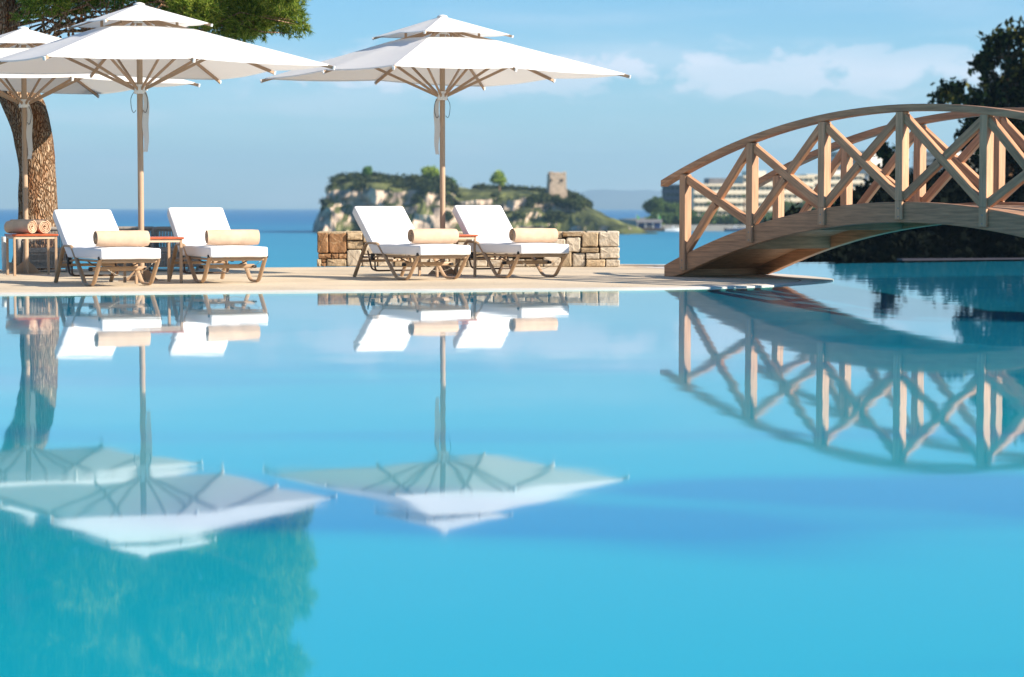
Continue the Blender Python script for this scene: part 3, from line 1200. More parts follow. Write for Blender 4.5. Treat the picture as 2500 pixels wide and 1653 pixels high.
motor_boat(1643, 566, 668, 5.2, radians(8), M['boatw'], 'white motor boat moored in front of the quay', True)
motor_boat(1519, 556, 672, 5.0, radians(-10), M['pink'], 'pale pink boat with orange seats beside the blue pavilion', False, M['orange'])
motor_boat(1424, 558, 655, 2.6, radians(60), M['boatw'], 'small white boat at the foot of the grassy headland', False)
motor_boat(1795, 562, 676, 6.0, radians(4), M['navy'], 'dark motor boat behind the first bay of the bridge railing', True)
b = W(1553, 566, 664)
bo = thing('buoy', (b.x, b.y, SEA), 0, 'orange buoy floating left of the white motor boat', 'buoy')
MB().sweep([[(r * cos(a), r * sin(a), z) for a in [2 * pi * k / 10 for k in range(10)]] for r, z in ((.5, -.1), (.75, .15), (.75, .5), (.35, .9), (.12, 1.35))]).build('float', M['orange'], bo)
MB().cyl((0, 0, 1.3), (0, 0, 1.7), .06).build('top_pin', M['black'], bo)
b = W(1585, 562, 676)
pv = thing('beach_pavilion', (b.x, b.y, SEA), radians(-3), 'low beach pavilion with grey roof and blue sides on the shore', 'pavilion')
wpv = 56 * 676 / F
MB().box((0, 3, .3), (wpv + 1.5, 7, 1.2)).build('platform', M['mortar'], pv)
MB().box((0, 3, 1.7), (wpv, 5, 1.7)).build('wall', M['blue'], pv)
MB().sweep([[(x, -.6, 2.55), (x, 3, 3.5), (x, 6.6, 2.55)] for x in (-wpv / 2 - .5, wpv / 2 + .5)]).build('roof', M['roofgrey'], pv)
for k in range(4):
    MB().cyl((-wpv / 2 + k * wpv / 3, -.3, .9), (-wpv / 2 + k * wpv / 3, -.3, 2.6), .1).build('post', M['boatw'], pv)
MB().box((0, .44, 1.35), (wpv * .45, .2, .8)).build('counter', M['pink'], pv)
for px, py, lab in ((1555, 531, 'bright green flag at the left corner of the beach pavilion'), (1607, 531, 'bright green flag at the right corner of the beach pavilion')):
    b = W(px, py, 680)
    fo = thing('flag', (b.x, b.y, SEA + .8), 0, lab, 'flag', 'green flags by the beach pavilion')
    MB().cyl((0, 0, 0), (0, 0, b.z - SEA + .2), .06).build('pole', M['boatw'], fo)
    zz = b.z - SEA - .8
    MB().sweep([[(.05 + .25 * t, .02 + .1 * sin(t * 3), zz - .9), (.05 + .25 * t, .06 + .1 * sin(t * 3), zz - .9), (.05 + .25 * t, .06 + .1 * sin(t * 3), zz + .8 - .3 * t), (.05 + .25 * t, .02 + .1 * sin(t * 3), zz + .8 - .3 * t)] for t in (0, .7, 1.4, 2.1)]).build('cloth', M['flag'], fo)

# ------------------------------------------------------------------ dark wooded bank beyond the pool
BD = 95.0
bv, bf = [], []
for i in range(31):
    px = 1860 + (3300 - 1860) * i / 30
    X = (px - CX) * BD / F
    k = min(1, i / 4)
    for dy, z in ((-22, SEA - .5), (-16, -2.2), (-8, -.9), (0, -.1), (12, .3), (26, -2), (34, SEA - .5)):
        z2 = SEA - .5 + (z - SEA + .5) * k + noise.noise((X * .3, dy * .2, 0)) * .4
        bv.append((X + dy * .12, BD + dy, z2))
for i in range(30):
    for j in range(6):
        a = i * 7 + j
        bf.append((a, a + 7, a + 8, a + 1))
tag(raw('wooded_bank', bv, bf, M['soil'], smooth=True), kind='structure')
# low path wall at the foot of the bank
pw = thing('path_wall', (W(2200, 620, 72).x, 72, 0), radians(12), 'low lilac-grey wall along the foot of the dark bank', 'wall')
wallz = W(2300, 633, 72).z
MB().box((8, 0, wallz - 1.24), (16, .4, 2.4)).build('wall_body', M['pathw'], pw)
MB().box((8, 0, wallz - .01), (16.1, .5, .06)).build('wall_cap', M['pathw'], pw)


def px_lobes(lst, D, base, rnd, ydepth=.8, jit=1.0):
    out = []
    for px, py, rx, ry in lst:
        c = W(px, py, D) - base + Vector((0, rnd.uniform(-jit, jit), 0))
        out.append((c, (rx * D / F, max(rx, ry) * D / F * ydepth, ry * D / F)))
    return out


def bank_tree(name, px, pybase, lst, D, m, label, seed, cat='tree', group=None, dens=16, leaf=.16, jit=1.2, trunk=True):
    rnd = random.Random(seed)
    b = W(px, pybase, D)
    b.z = -1.0
    o = thing(name, b, 0, label, cat, group)
    lb = px_lobes(lst, D, b, rnd, .8, jit)
    if trunk:
        top = max(c.z for c, r in lb)
        mb = MB()
        pts = limb(mb, (0, 0, -.6), (0, 0, top * .9), .26 if top > 5 else .12, .07, rnd, .08, 8)
        for c, r in lb:
            q = min(pts, key=lambda p: abs(p.z - (c.z - .6)))
            limb(mb, q, c, .09, .03, rnd, .12, 5, 5)
        mb.build('trunk', M['bark'], o)
    v, f = leafy(lb, rnd, dens, leaf, .17, 14, .35, 900)
    raw('crown', v, f, m, o)
    return o


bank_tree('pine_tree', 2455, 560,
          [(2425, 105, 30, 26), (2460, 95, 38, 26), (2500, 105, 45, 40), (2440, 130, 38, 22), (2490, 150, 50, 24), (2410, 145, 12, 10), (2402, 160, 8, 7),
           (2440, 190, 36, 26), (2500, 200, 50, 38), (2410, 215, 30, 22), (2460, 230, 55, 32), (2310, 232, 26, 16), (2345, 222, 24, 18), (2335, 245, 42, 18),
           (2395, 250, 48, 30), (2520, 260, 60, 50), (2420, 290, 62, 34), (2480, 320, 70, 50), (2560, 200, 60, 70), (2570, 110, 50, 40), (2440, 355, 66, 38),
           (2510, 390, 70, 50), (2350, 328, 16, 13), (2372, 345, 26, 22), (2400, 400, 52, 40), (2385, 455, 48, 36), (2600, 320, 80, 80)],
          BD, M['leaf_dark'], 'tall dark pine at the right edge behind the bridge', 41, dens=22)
bank_tree('pine_tree', 2162, 560, [(2162, 375, 17, 16), (2172, 400, 24, 22), (2150, 425, 28, 24), (2185, 440, 32, 28), (2150, 470, 44, 30), (2195, 490, 45, 34)],
          BD + 2, M['leaf_dark'], 'small dark pine seen under the arch of the bridge handrail', 42, dens=30)
bank_tree('pine_tree', 2640, 560, [(2640, 60, 80, 70), (2700, 150, 110, 90), (2620, 240, 90, 80), (2740, 300, 120, 100), (2640, 400, 110, 90), (2760, 430, 120, 90), (2660, -40, 60, 50)],
          BD - 3, M['leaf_dark'], 'unseen pine added beyond the right edge to shade the bank', 43, dens=14)  # off-frame tree added to cast shade over the bank
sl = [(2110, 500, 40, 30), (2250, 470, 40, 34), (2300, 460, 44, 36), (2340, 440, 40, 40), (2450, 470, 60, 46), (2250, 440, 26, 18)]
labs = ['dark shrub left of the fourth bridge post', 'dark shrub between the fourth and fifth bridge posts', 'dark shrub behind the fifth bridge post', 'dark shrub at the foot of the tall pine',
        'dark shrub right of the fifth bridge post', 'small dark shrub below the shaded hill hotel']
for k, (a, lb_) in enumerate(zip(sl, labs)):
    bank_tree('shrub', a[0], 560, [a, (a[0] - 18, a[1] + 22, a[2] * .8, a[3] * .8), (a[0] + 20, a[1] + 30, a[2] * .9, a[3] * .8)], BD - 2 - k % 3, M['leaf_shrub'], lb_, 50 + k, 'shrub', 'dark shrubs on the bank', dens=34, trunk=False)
rnd = random.Random(60)
lob = []
for _ in range(190):
    px = rnd.uniform(1930, 2900)
    py = rnd.uniform(515, 640) if px > 2060 else rnd.uniform(560, 640)
    c = W(px, py, BD - 16 + rnd.uniform(0, 14) * (640 - py) / 120)
    lob.append((c, (rnd.uniform(.5, 1.1), .8, rnd.uniform(.4, .8))))
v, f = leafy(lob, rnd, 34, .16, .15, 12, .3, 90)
tag(raw('bank_undergrowth', v, f, M['leaf_shrub']), 'dark undergrowth covering the bank behind the bridge', 'undergrowth', None, 'stuff')

# ------------------------------------------------------------------ stone wall
WD = 36.0
wx0, wx1 = (773 - CX) * WD / F, (1513 - CX) * WD / F
wall = thing('stone_wall', ((wx0 + wx1) / 2, WD, LAND), 0, 'low dry-stone wall behind the right pair of loungers', 'wall')
wcx = (wx0 + wx1) / 2
PXM = F / WD
WH = (651 - 565) / PXM


def stone(x0, x1, y0, y1, m, depth=.20, front=0.0, seed=None):
    """one stone of the wall face from photo-scale coordinates: irregular chamfered block"""
    a, b = (x0 - CX) / PXM - wcx, (x1 - CX) / PXM - wcx
    z1, z0 = (651 - y0) / PXM, (651 - y1) / PXM
    g = .0045
    a, b, z0, z1 = a + g, b - g, max(0.001, z0 + g), z1 - g
    w, h = b - a, z1 - z0
    cr = min(w, h) * .11
    j = lambda s=.3: R.uniform(-s, s) * cr
    loop = [(a + cr + j(), z0 + abs(j(.2))), (a + w * .5, z0 + abs(j(.5))), (b - cr + j(), z0 + abs(j(.2))), (b - abs(j()), z0 + cr + j()), (b - abs(j(.6)), z0 + h * .5), (b - abs(j()), z1 - cr + j()),
            (b - cr + j(), z1 - abs(j())), (a + w * .5 + j(), z1 - abs(j(.7))), (a + cr + j(), z1 - abs(j())), (a + abs(j()), z1 - cr + j()), (a + abs(j(.6)), z0 + h * .5), (a + abs(j()), z0 + cr + j())]
    fy = front + R.uniform(-.018, .018)
    cx_, cz_ = (a + b) / 2, (z0 + z1) / 2
    ch = min(.013, cr)
    ins = [(x + (cx_ - x) * ch * 2.4 / max(w, .05) , z + (cz_ - z) * ch * 2.4 / max(h, .05)) for x, z in loop]
    n = len(loop)
    vs = [(x, fy + depth, z) for x, z in loop] + [(x, fy + ch, z) for x, z in loop] + [(x, fy + R.uniform(-.006, .01), z) for x, z in ins] + [(cx_ + j(), fy + R.uniform(-.007, .004), cz_ + j(.6))]
    fs = []
    for i in range(n):
        q = (i + 1) % n
        fs += [(i, q, n + q, n + i), (n + i, n + q, 2 * n + q, 2 * n + i), (2 * n + i, 2 * n + q, 3 * n)]
    MB().add(vs, fs).build('stone', m, wall)


B_, O_, P_ = M['stone_brown'], M['stone_ochre'], M['stone_pale']
for s in [(774, 802, 566, 618, B_), (802, 847, 566, 618, B_), (776, 809, 618, 631, B_), (809, 827, 618, 631, B_), (827, 847, 618, 631, B_), (773, 785, 631, 651, O_), (785, 797, 631, 640, B_),
          (785, 797, 640, 651, B_), (797, 847, 631, 651, O_), (847, 886, 567, 586, O_), (847, 888, 586, 608, O_), (847, 884, 608, 651, P_), (884, 921, 620, 651, P_), (921, 962, 622, 651, P_),
          (886, 930, 567, 592, O_), (888, 934, 592, 620, P_), (962, 1010, 628, 651, O_), (1010, 1048, 626, 651, P_), (1048, 1096, 630, 651, P_), (1096, 1140, 627, 651, O_), (1140, 1190, 629, 651, P_),
          (1190, 1252, 628, 651, P_), (1252, 1282, 632, 651, P_), (1282, 1326, 632, 651, O_), (1326, 1370, 626, 651, P_), (1340, 1373, 563, 582, O_), (1340, 1381, 582, 604, P_), (1330, 1370, 604, 626, P_),
          (1373, 1420, 564, 577, O_), (1381, 1418, 577, 616, P_), (1419, 1461, 565, 603, O_), (1461, 1513, 564, 602, P_), (1418, 1462, 603, 616, O_), (1464, 1514, 602, 631, P_), (1430, 1464, 616, 632, P_),
          (1396, 1430, 616, 651, P_), (1370, 1396, 604, 651, O_), (1430, 1478, 632, 651, O_), (1478, 1514, 632, 651, P_)]:
    stone(*s)
# middle courses, hidden for the most part by the loungers
xx = 930
for (y0, y1) in ((566, 590), (590, 610), (610, 627)):
    xx = 932 if y0 < 600 else 934
    while xx < 1328:
        wn_ = R.uniform(30, 58)
        x2 = min(1340 if y0 < 604 else 1330, xx + wn_)
        if 1340 - x2 < 22:
            x2 = 1340 if y0 < 604 else 1330
        stone(xx, x2, y0, y1, R.choice((O_, P_, P_)))
        xx = x2
MB().box((0, .30, WH / 2 - .01), (wx1 - wx0 - .05, .42, WH - .03)).build('core', M['mortar'], wall)
# rough top stones
xx = wx0 - wcx
while xx < wx1 - wcx - .05:
    ln = min(R.uniform(.28, .5), wx1 - wcx - xx)
    if wx1 - wcx - xx - ln < .18:
        ln = wx1 - wcx - xx
    left = xx < -1.7
    MB().box((xx + ln / 2, .29, WH - .02 + R.uniform(-.006, .006)), (ln - .012, .54, .05)).build('cap_stone', O_ if left else P_, wall, bevel=.014, seg=1)
    xx += ln


# ------------------------------------------------------------------ sun loungers
def make_lounger():
    root = thing('sun_lounger', (0, 0, LAND))
    hw = .352
    for s in (-1, 1):
        pts = fillet([(s * hw, 1.92, .012), (s * hw, 1.55, .466), (s * hw, 1.20, .466), (s * hw, .66, .022), (s * hw, .33, .022), (s * hw, .03, .332)], .075, 6)
        MB().tube(pts, .02, 10, flat=(.0165, .027), up=(s, 0, 0)).build('side_frame', M['metal'], root, smooth='auto')
        # seat rail dips behind the arm, as the photo's does
        pr = fillet([(s * (hw - .035), .04, .302), (s * (hw - .035), 1.20, .304), (s * (hw - .035), 1.42, .275), (s * (hw - .035), 1.72, .275)], .08, 4)
        MB().tube(pr, .016, 8, flat=(.014, .022), up=(s, 0, 0)).build('seat_rail', M['metal'], root, smooth='auto')
        c = MB().cyl((s * (hw - .03), .035, .338), (s * (hw + .028), .035, .338), .021, n=12)
        c.build('end_cap', M['black'], root)
        MB().box((s * (hw - .01), .47, .20), (.05, .05, .035)).build('clamp', M['black'], root, bevel=.008, seg=1)
        MB().box((s * (hw - .02), 1.40, .285), (.05, .06, .09)).build('hinge', M['black'], root, bevel=.012, seg=1)
        # ratchet foot of the backrest
        MB().tube(fillet([(s * .30, 1.62, .36), (s * .30, 1.50, .12), (s * .26, 1.42, .10)], .05, 4), .012, 7).build('ratchet', M['darkmetal'], root, smooth='auto')
        MB().tube([(s * .32, .02, -.022), (s * .32, .80, -.022)], .013, 8, flat=(.013, .019), up=(s, 0, 0)).build('backrest_rail', M['metal'], root, loc=(0, 1.36, .338))
    MB().tube([(-hw, .50, .205), (hw, .50, .205)], .02, 8, flat=(.019, .026), up=(0, 0, 1)).build('cross_bar', M['metal'], root, smooth='auto')
    MB().tube([(-hw, 1.74, .225), (hw, 1.74, .225)], .018, 8).build('cross_bar', M['metal'], root, smooth='auto')
    MB().tube([(-hw + .02, .05, .302), (hw - .02, .05, .302)], .018, 8, flat=(.014, .02), up=(0, 0, 1)).build('front_bar', M['metal'], root, smooth='auto')
    MB().tube([(-.32, .80, -.022), (.32, .80, -.022)], .014, 8).build('head_bar', M['metal'], root, smooth='auto', loc=(0, 1.36, .338))
    MB().tube(fillet([(-.29, 1.42, .22), (-.29, 1.42, .10), (.29, 1.42, .10), (.29, 1.42, .22)], .09, 5), .012, 7).build('support_bow', M['darkmetal'], root, smooth='auto')
    MB().tube([(-.33 + .66 * t, .14, .29 - .17 * (1 - (2 * t - 1) ** 2)) for t in [i / 14 for i in range(15)]], .0026, 5).build('cable', M['wire'], root, smooth=True)
    MB().tube([(-.33 + .66 * t, .62, .29 - .10 * (1 - (2 * t - 1) ** 2)) for t in [i / 14 for i in range(15)]], .008, 5).build('sling_bow', M['darkmetal'], root, smooth=True)

    # cushion in two pieces: seat and back, softly bulged
    def pad(ln, th, nx, ny, sag):
        bm = bmesh.new()
        bmesh.ops.create_cube(bm, size=1)
        for v in bm.verts:
            v.co = Vector((v.co.x * .73, (v.co.y + .5) * ln, (v.co.z + .5) * th))
        bmesh.ops.bevel(bm, geom=bm.edges[:], offset=.026, segments=3, profile=.6, affect='EDGES')
        bmesh.ops.subdivide_edges(bm, edges=[e for e in bm.edges if e.calc_length() > .2], cuts=7, use_grid_fill=True)
        for v in bm.verts:
            x, y = v.co.x / .365, v.co.y / ln
            puff = (1 - x * x) * (1 - (2 * y - 1) ** 6)
            if v.co.z > th * .6:
                v.co.z += .014 * puff + .006 * noise.noise((v.co.x * 4, v.co.y * 3, sag))
            edge = max(abs(x), abs(2 * y - 1))
            if edge > .9:
                v.co.x += .006 * noise.noise((v.co.y * 7, v.co.z * 5, sag)) * (1 if abs(x) > .9 else 0)
                v.co.z -= .004 * (1 + noise.noise((v.co.x * 6, v.co.y * 6, sag + 3)))
        me = bpy.data.meshes.new('cushion')
        bmesh.ops.recalc_face_normals(bm, faces=bm.faces)
        bm.to_mesh(me)
        bm.free()
        for p in me.polygons:
            p.use_smooth = True
        me.materials.append(M['cushion'])
        return me

    def piping(ln, th, parent):
        r = .022
        for z in (th - .012, .012):
            x, y0, y1 = .365 - .008, .008, ln - .008
            pts = fillet([(0, y0, z), (x, y0, z), (x, y1, z), (-x, y1, z), (-x, y0, z), (-.001, y0, z)], .03, 3)
            MB().tube(pts, .0052, 5).build('piping', M['piping'], parent, smooth=True)

    seat = bpy.data.objects.new('seat_cushion', pad(1.40, .125, 1, 1, 1.0))
    COL.objects.link(seat)
    seat.parent = root
    seat.location = (0, -.03, .330)
    piping(1.40, .125, seat)
    bk_ = bpy.data.objects.new('back_cushion', pad(.81, .125, 1, 1, 8.0))
    COL.objects.link(bk_)
    bk_.parent = root
    bk_.location = (0, 1.36, .338)
    bk_.rotation_euler = (radians(42.5), 0, 0)
    piping(.81, .125, bk_)
    return root


def towel_mesh(Rr=.098, ln=.66, turns=4.2, seed=0):
    rnd = random.Random(seed)
    r0 = .012
    per = 26
    n = int(turns * per)
    th = (Rr - r0) / turns * .90
    secs = []
    cols = [i / 9 for i in range(10)]
    for u in cols:
        outer, innr = [], []
        for i in range(n + 1):
            t = i / n
            a = t * turns * 2 * pi + pi * 1.2
            rr = r0 + (Rr - r0) * t
            endx = (u - .5) * (ln + .010 * sin(7 * t + seed) * abs(2 * u - 1) - .020 * t * (abs(2 * u - 1) ** 6))
            wob = 1 + .05 * noise.noise((u * 3, t * 9, seed))
            for lst, q in ((outer, th / 2), (innr, -th / 2)):
                rad = (rr + q) * wob
                edge = .006 * (abs(2 * u - 1) ** 8) if q > 0 else -.006 * (abs(2 * u - 1) ** 8)
                lst.append(Vector((endx, cos(a) * (rad - edge), sin(a) * (rad - edge) * .95)))
        secs.append(outer + innr[::-1])
    mb = MB()
    m = len(secs[0])
    vs = [p for s in secs for p in s]
    fs = []
    for k in range(len(secs) - 1):
        for j in range(m):
            q = (j + 1) % m
            fs.append((k * m + j, k * m + q, (k + 1) * m + q, (k + 1) * m + j))
    for base in (0, (len(secs) - 1) * m):
        for j in range(n):
            fs.append((base + j, base + j + 1, base + m - 2 - j, base + m - 1 - j))
    zmin = min(p.z for p in vs)
    mb.add([p - Vector((0, 0, zmin)) for p in vs], fs)
    return mb


proto = make_lounger()
LG = [  # front centre (px), depth, angle, label parts
    (319, 26.85, 27, 36, 'lounger in front of the pine trunk, nearest the pool edge', 'white cushioned sun lounger standing in front of the pine trunk'),
    (583, 27.95, 23.5, 38.5, 'lounger with open sea behind its backrest', 'white cushioned sun lounger with only open sea behind its backrest'),
    (1086, 29.15, 29.5, 40.5, 'lounger before the brown end of the stone wall', 'white cushioned sun lounger before the brown left end of the stone wall'),
    (1329, 30.05, 28.5, 42, 'lounger before the pale end of the stone wall', 'white cushioned sun lounger before the pale right end of the stone wall')]
for i, (px, D, ang, rec, short, lab) in enumerate(LG):
    o = proto if i == 0 else copy_tree(proto)
    th = radians(ang)
    o.location = ((px - CX) * D / F, D, LAND)
    o.rotation_euler = (0, 0, th)
    for c in kids(o):
        if c.name.startswith(('back_cushion', 'backrest_rail', 'head_bar')):
            c.rotation_euler = (radians(rec), 0, 0)
    tag(o, lab, 'sun lounger', 'white sun loungers along the pool')
    t = towel_mesh(seed=i).build('rolled_towel', M['towel'], smooth='auto')
    v = .30
    ofs = (-.015, .01, -.01, .005)[i]
    t.location = (o.location.x - sin(th) * v + cos(th) * ofs, o.location.y + cos(th) * v + sin(th) * ofs, LAND + .4685)
    t.rotation_euler = (0, 0, th + radians((2, -2, 1, 0)[i]))
    tag(t, 'peach towel on the ' + short, 'towel', 'rolled towels on the loungers')


# ------------------------------------------------------------------ side tables
def make_table():
    root = thing('side_table', (0, 0, LAND))
    w = .60
    MB().box((0, 0, .555), (w + .03, w + .03, .028)).build('tabletop', M['tabletop'], root, bevel=.006, seg=2)
    for s in (-1, 1):
        MB().box((0, s * (w / 2 - .016), .522), (w - .03, .022, .036)).build('apron', M['apron'], root)
        MB().box((s * (w / 2 - .016), 0, .522), (.022, w - .07, .036)).build('apron', M['apron'], root)
        for q in (-1, 1):
            MB().box((s * (w / 2 - .018), q * (w / 2 - .018), .27), (.034, .034, .54)).build('leg', M['metal'], root, bevel=.004, seg=1)
    return root


tabp = make_table()
TB = [((-6.62, 31.62), 22, 'red-topped side table holding two rolled towels beside the pine trunk'),
      ((-4.455, 28.45), 24, 'red-topped side table between the two left loungers'),
      ((-.88, 31.1), 27, 'red-topped side table between the two loungers before the stone wall')]
for i, ((x, y), a, lab) in enumerate(TB):
    o = tabp if i == 0 else copy_tree(tabp)
    o.location = (x, y, LAND)
    o.rotation_euler = (0, 0, radians(a))
    tag(o, lab, 'table', 'side tables by the loungers')
for k, (dx, dy, rz, lab) in enumerate(((-.13, -.10, -30, 'half-shaded rolled towel, left one of the pair on the side table'), (.06, .08, -48, 'rolled towel with sunlit spiral end, the right of the pair on the side table'))):
    t = towel_mesh(.10, .44, 3.6, 20 + k).build('rolled_towel', M['towel'], smooth='auto')
    t.location = (TB[0][0][0] + dx, TB[0][0][1] + dy, LAND + .572)
    t.rotation_euler = (0, 0, radians(rz))
    tag(t, lab, 'towel', 'rolled towels on the side table')


# ------------------------------------------------------------------ parasols
def make_umbrella():
    root = thing('parasol', (0, 0, LAND))
    MB().cyl((0, 0, .0), (0, 0, 3.42), .0375, n=20).build('pole', M['pole'], root, smooth='auto')
    MB().box((0, 0, .006), (.44, .44, .012)).build('base_plate', M['metal'], root)
    for k in range(4):
        a = k * pi / 2 + .5
        c, s = cos(a), sin(a)
        n_ = Vector((-s, c, 0)) * .006
        tri = [Vector((c * .036, s * .036, .014)), Vector((c * .21, s * .21, .014)), Vector((c * .036, s * .036, .19))]
        MB().add([p + n_ for p in tri] + [p - n_ for p in tri], [(0, 1, 2), (5, 4, 3), (0, 3, 4, 1), (1, 4, 5, 2), (2, 5, 3, 0)]).build('gusset', M['metal'], root)
    RC, RM = 2.56, 2.56 * .7071
    hubz, hubr = 3.37, .05
    zc, zm = 2.70, 2.735
    ends = []
    for k in range(8):
        a = k * pi / 4
        corner = k % 2 == 0
        r, z = (RC, zc) if corner else (RM, zm)
        p0 = Vector((cos(a) * hubr, sin(a) * hubr, hubz))
        p1 = Vector((cos(a) * r, sin(a) * r, z))
        ends.append((a, r, z))
        bar('rib', p0, p1 + (p1 - p0).normalized() * .03, .026, .042, M['rib'], root, bevel=.004)
        d = (p1 - p0).normalized()
        cap = bar('rib_cap', p1 + d * .03, p1 + d * .052, .032, .05, M['white'], root, bevel=.004)
        f_ = .50 if corner else .54
        j = p0.lerp(p1, f_)
        bar('strut', (cos(a) * .055, sin(a) * .055, 2.455), (j.x, j.y, j.z - .02), .022, .036, M['rib'], root, bevel=.004)
        MB().box((cos(a) * .055, sin(a) * .055, 2.46), (.04, .04, .06), Matrix.Rotation(a, 3, 'Z')).build('bracket', M['white'], root, bevel=.006, seg=1)

    def skin(name, rin, zin, ends_, k_out, nu=10, nv=8, lift=.028, sag=.03, hem=.0, zup=.0):
        mb = MB()
        for k in range(8):
            a0, r0, z0 = ends_[k]
            a1, r1, z1 = ends_[(k + 1) % 8]
            ri0, ri1 = (rin if k % 2 == 0 else rin * .7071), (rin if (k + 1) % 2 == 0 else rin * .7071)
            A0, A1 = Vector((cos(a0) * ri0, sin(a0) * ri0, zin + (zup if k % 2 else 0))), Vector((cos(a1) * ri1, sin(a1) * ri1, zin + (0 if k % 2 else zup)))
            B0, B1 = Vector((cos(a0) * r0, sin(a0) * r0, z0)) , Vector((cos(a1) * r1, sin(a1) * r1, z1))
            vs, fs = [], []
            for i in range(nu + 1):
                t = i / nu * k_out
                for j in range(nv + 1):
                    s = j / nv
                    p = A0.lerp(B0, t).lerp(A1.lerp(B1, t), s)
                    p.z += lift - sag * sin(pi * s) * t * (1 - .35 * t)
                    vs.append(p)
            if hem:
                for j in range(nv + 1):
                    q = vs[nu * (nv + 1) + j]
                    vs.append(q + Vector((q.x, q.y, 0)).normalized() * .002 - Vector((0, 0, hem)))
            rows_ = nu + (1 if hem else 0)
            for i in range(rows_):
                for j in range(nv):
                    a = i * (nv + 1) + j
                    fs.append((a, a + 1, a + nv + 2, a + nv + 1))
            mb.add(vs, fs)
        bm_o = mb
        me = bpy.data.meshes.new(name)
        me.from_pydata(bm_o.v, [], bm_o.f)
        bm = bmesh.new()
        bm.from_mesh(me)
        bmesh.ops.remove_doubles(bm, verts=bm.verts, dist=.0008)
        bmesh.ops.recalc_face_normals(bm, faces=bm.faces)
        bm.to_mesh(me)
        bm.free()
        for p in me.polygons:
            p.use_smooth = True
        me.set_sharp_from_angle(angle=radians(8))
        me.materials.append(M['canopy'])
        o = bpy.data.objects.new(name, me)
        COL.objects.link(o)
        o.parent = root
        return o

    def rz(r):
        return hubz + (zc - hubz) * (r - hubr) / (RC - hubr)

    skin('canopy', .74, rz(.74), ends, .988, hem=.018, zup=.018)
    vends = [(a, .955 if k % 2 == 0 else .955 * .7071, 3.262 if k % 2 == 0 else 3.28) for k, (a, r, z) in enumerate(ends)]
    skin('vent_canopy', .05, 3.515, vends, .985, 6, 6, .02, .012, hem=.012)
    for k in range(0, 8, 2):
        a, r, z = vends[k]
        p0, p1 = Vector((cos(a) * .04, sin(a) * .04, 3.512)), Vector((cos(a) * r, sin(a) * r, z))
        bar('vent_rib', p0, p1 + (p1 - p0).normalized() * .02, .022, .03, M['rib'], root, bevel=.003)
        d = (p1 - p0).normalized()
        bar('rib_cap', p1 + d * .02, p1 + d * .04, .028, .036, M['white'], root, bevel=.003)
        q = p0.lerp(p1, .52)
        bar('stub', (q.x, q.y, rz(Vector((q.x, q.y)).length)), (q.x, q.y, q.z), .03, .03, M['rib'], root, up=(cos(a), sin(a), 0), bevel=.003)
    secs = []
    for r, z in ((.07, 2.40), (.075, 2.42), (.075, 2.50), (.055, 2.52)):
        secs.append([(r * cos(t), r * sin(t), z) for t in [2 * pi * i / 14 for i in range(14)]])
    MB().sweep(secs).build('slider_hub', M['white'], root, bevel=.004, seg=1)
    MB().sweep([[(r * cos(t), r * sin(t), z) for t in [2 * pi * i / 14 for i in range(14)]] for r, z in ((.07, 3.30), (.075, 3.32), (.075, 3.41), (.05, 3.43))]).build('crown_hub', M['white'], root)
    MB().cyl((0, 0, 3.42), (0, 0, 3.53), .025, n=12).build('finial_pole', M['rib'], root)
    MB().sweep([[(r * cos(t), r * sin(t), z) for t in [2 * pi * i / 14 for i in range(14)]] for r, z in ((.075, 3.525), (.07, 3.548), (.04, 3.562), (.01, 3.567))]).build('finial', M['canopy'], root, smooth=True)
    return root


def strap(parent, side, ang):
    """hanging tie strap and cord loops beside the pole, in the parasol's own frame"""
    c = Matrix.Rotation(-ang, 3, 'Z')
    secs = []
    for i in range(13):
        t = i / 12
        z = 2.42 - .76 * t
        x = side * (.062 + .018 * sin(pi * t) + .012 * sin(t * 9))
        w = .026 + .014 * sin(pi * min(1, t * 1.1))
        secs.append([c @ Vector((x - w, -.028, z)), c @ Vector((x + w, -.022, z)), c @ Vector((x + w, -.016, z)), c @ Vector((x - w, -.022, z))])
    MB().sweep(secs).build('strap', M['strap'], parent, smooth='auto')
    for s in (-1, 1):
        pts = catmull([c @ Vector(p) for p in ((s * .07, -.04, 2.42), (s * .105, -.05, 2.34), (s * .10, -.05, 2.22), (s * .075, -.045, 2.16), (s * .045, -.045, 2.19))], 5)
        MB().tube(pts, .004, 5).build('cord', M['black'], parent, smooth=True)


um = make_umbrella()
UB = [((-4.70, 29.1), -15.5, 1, 'white double-top parasol over the two left loungers, overlapping pine branches'),
      ((-.955, 31.6), -12.0, -1, 'white double-top parasol between the right pair of loungers, before the headland'),
      ((-6.84, 32.3), -13.0, 1, 'white double-top parasol cut by the left picture edge, before the pine trunk')]
umbs = [um] + [copy_tree(um) for _ in UB[1:]]
for o, ((x, y), a, s, lab), zs in zip(umbs, UB, (.985, 1.0, .970)):
    o.scale = (1, 1, zs)
    o.location = (x, y, LAND)
    o.rotation_euler = (0, 0, radians(a))
    strap(o, s, radians(a))
    tag(o, lab, 'parasol', 'white parasols by the pool')


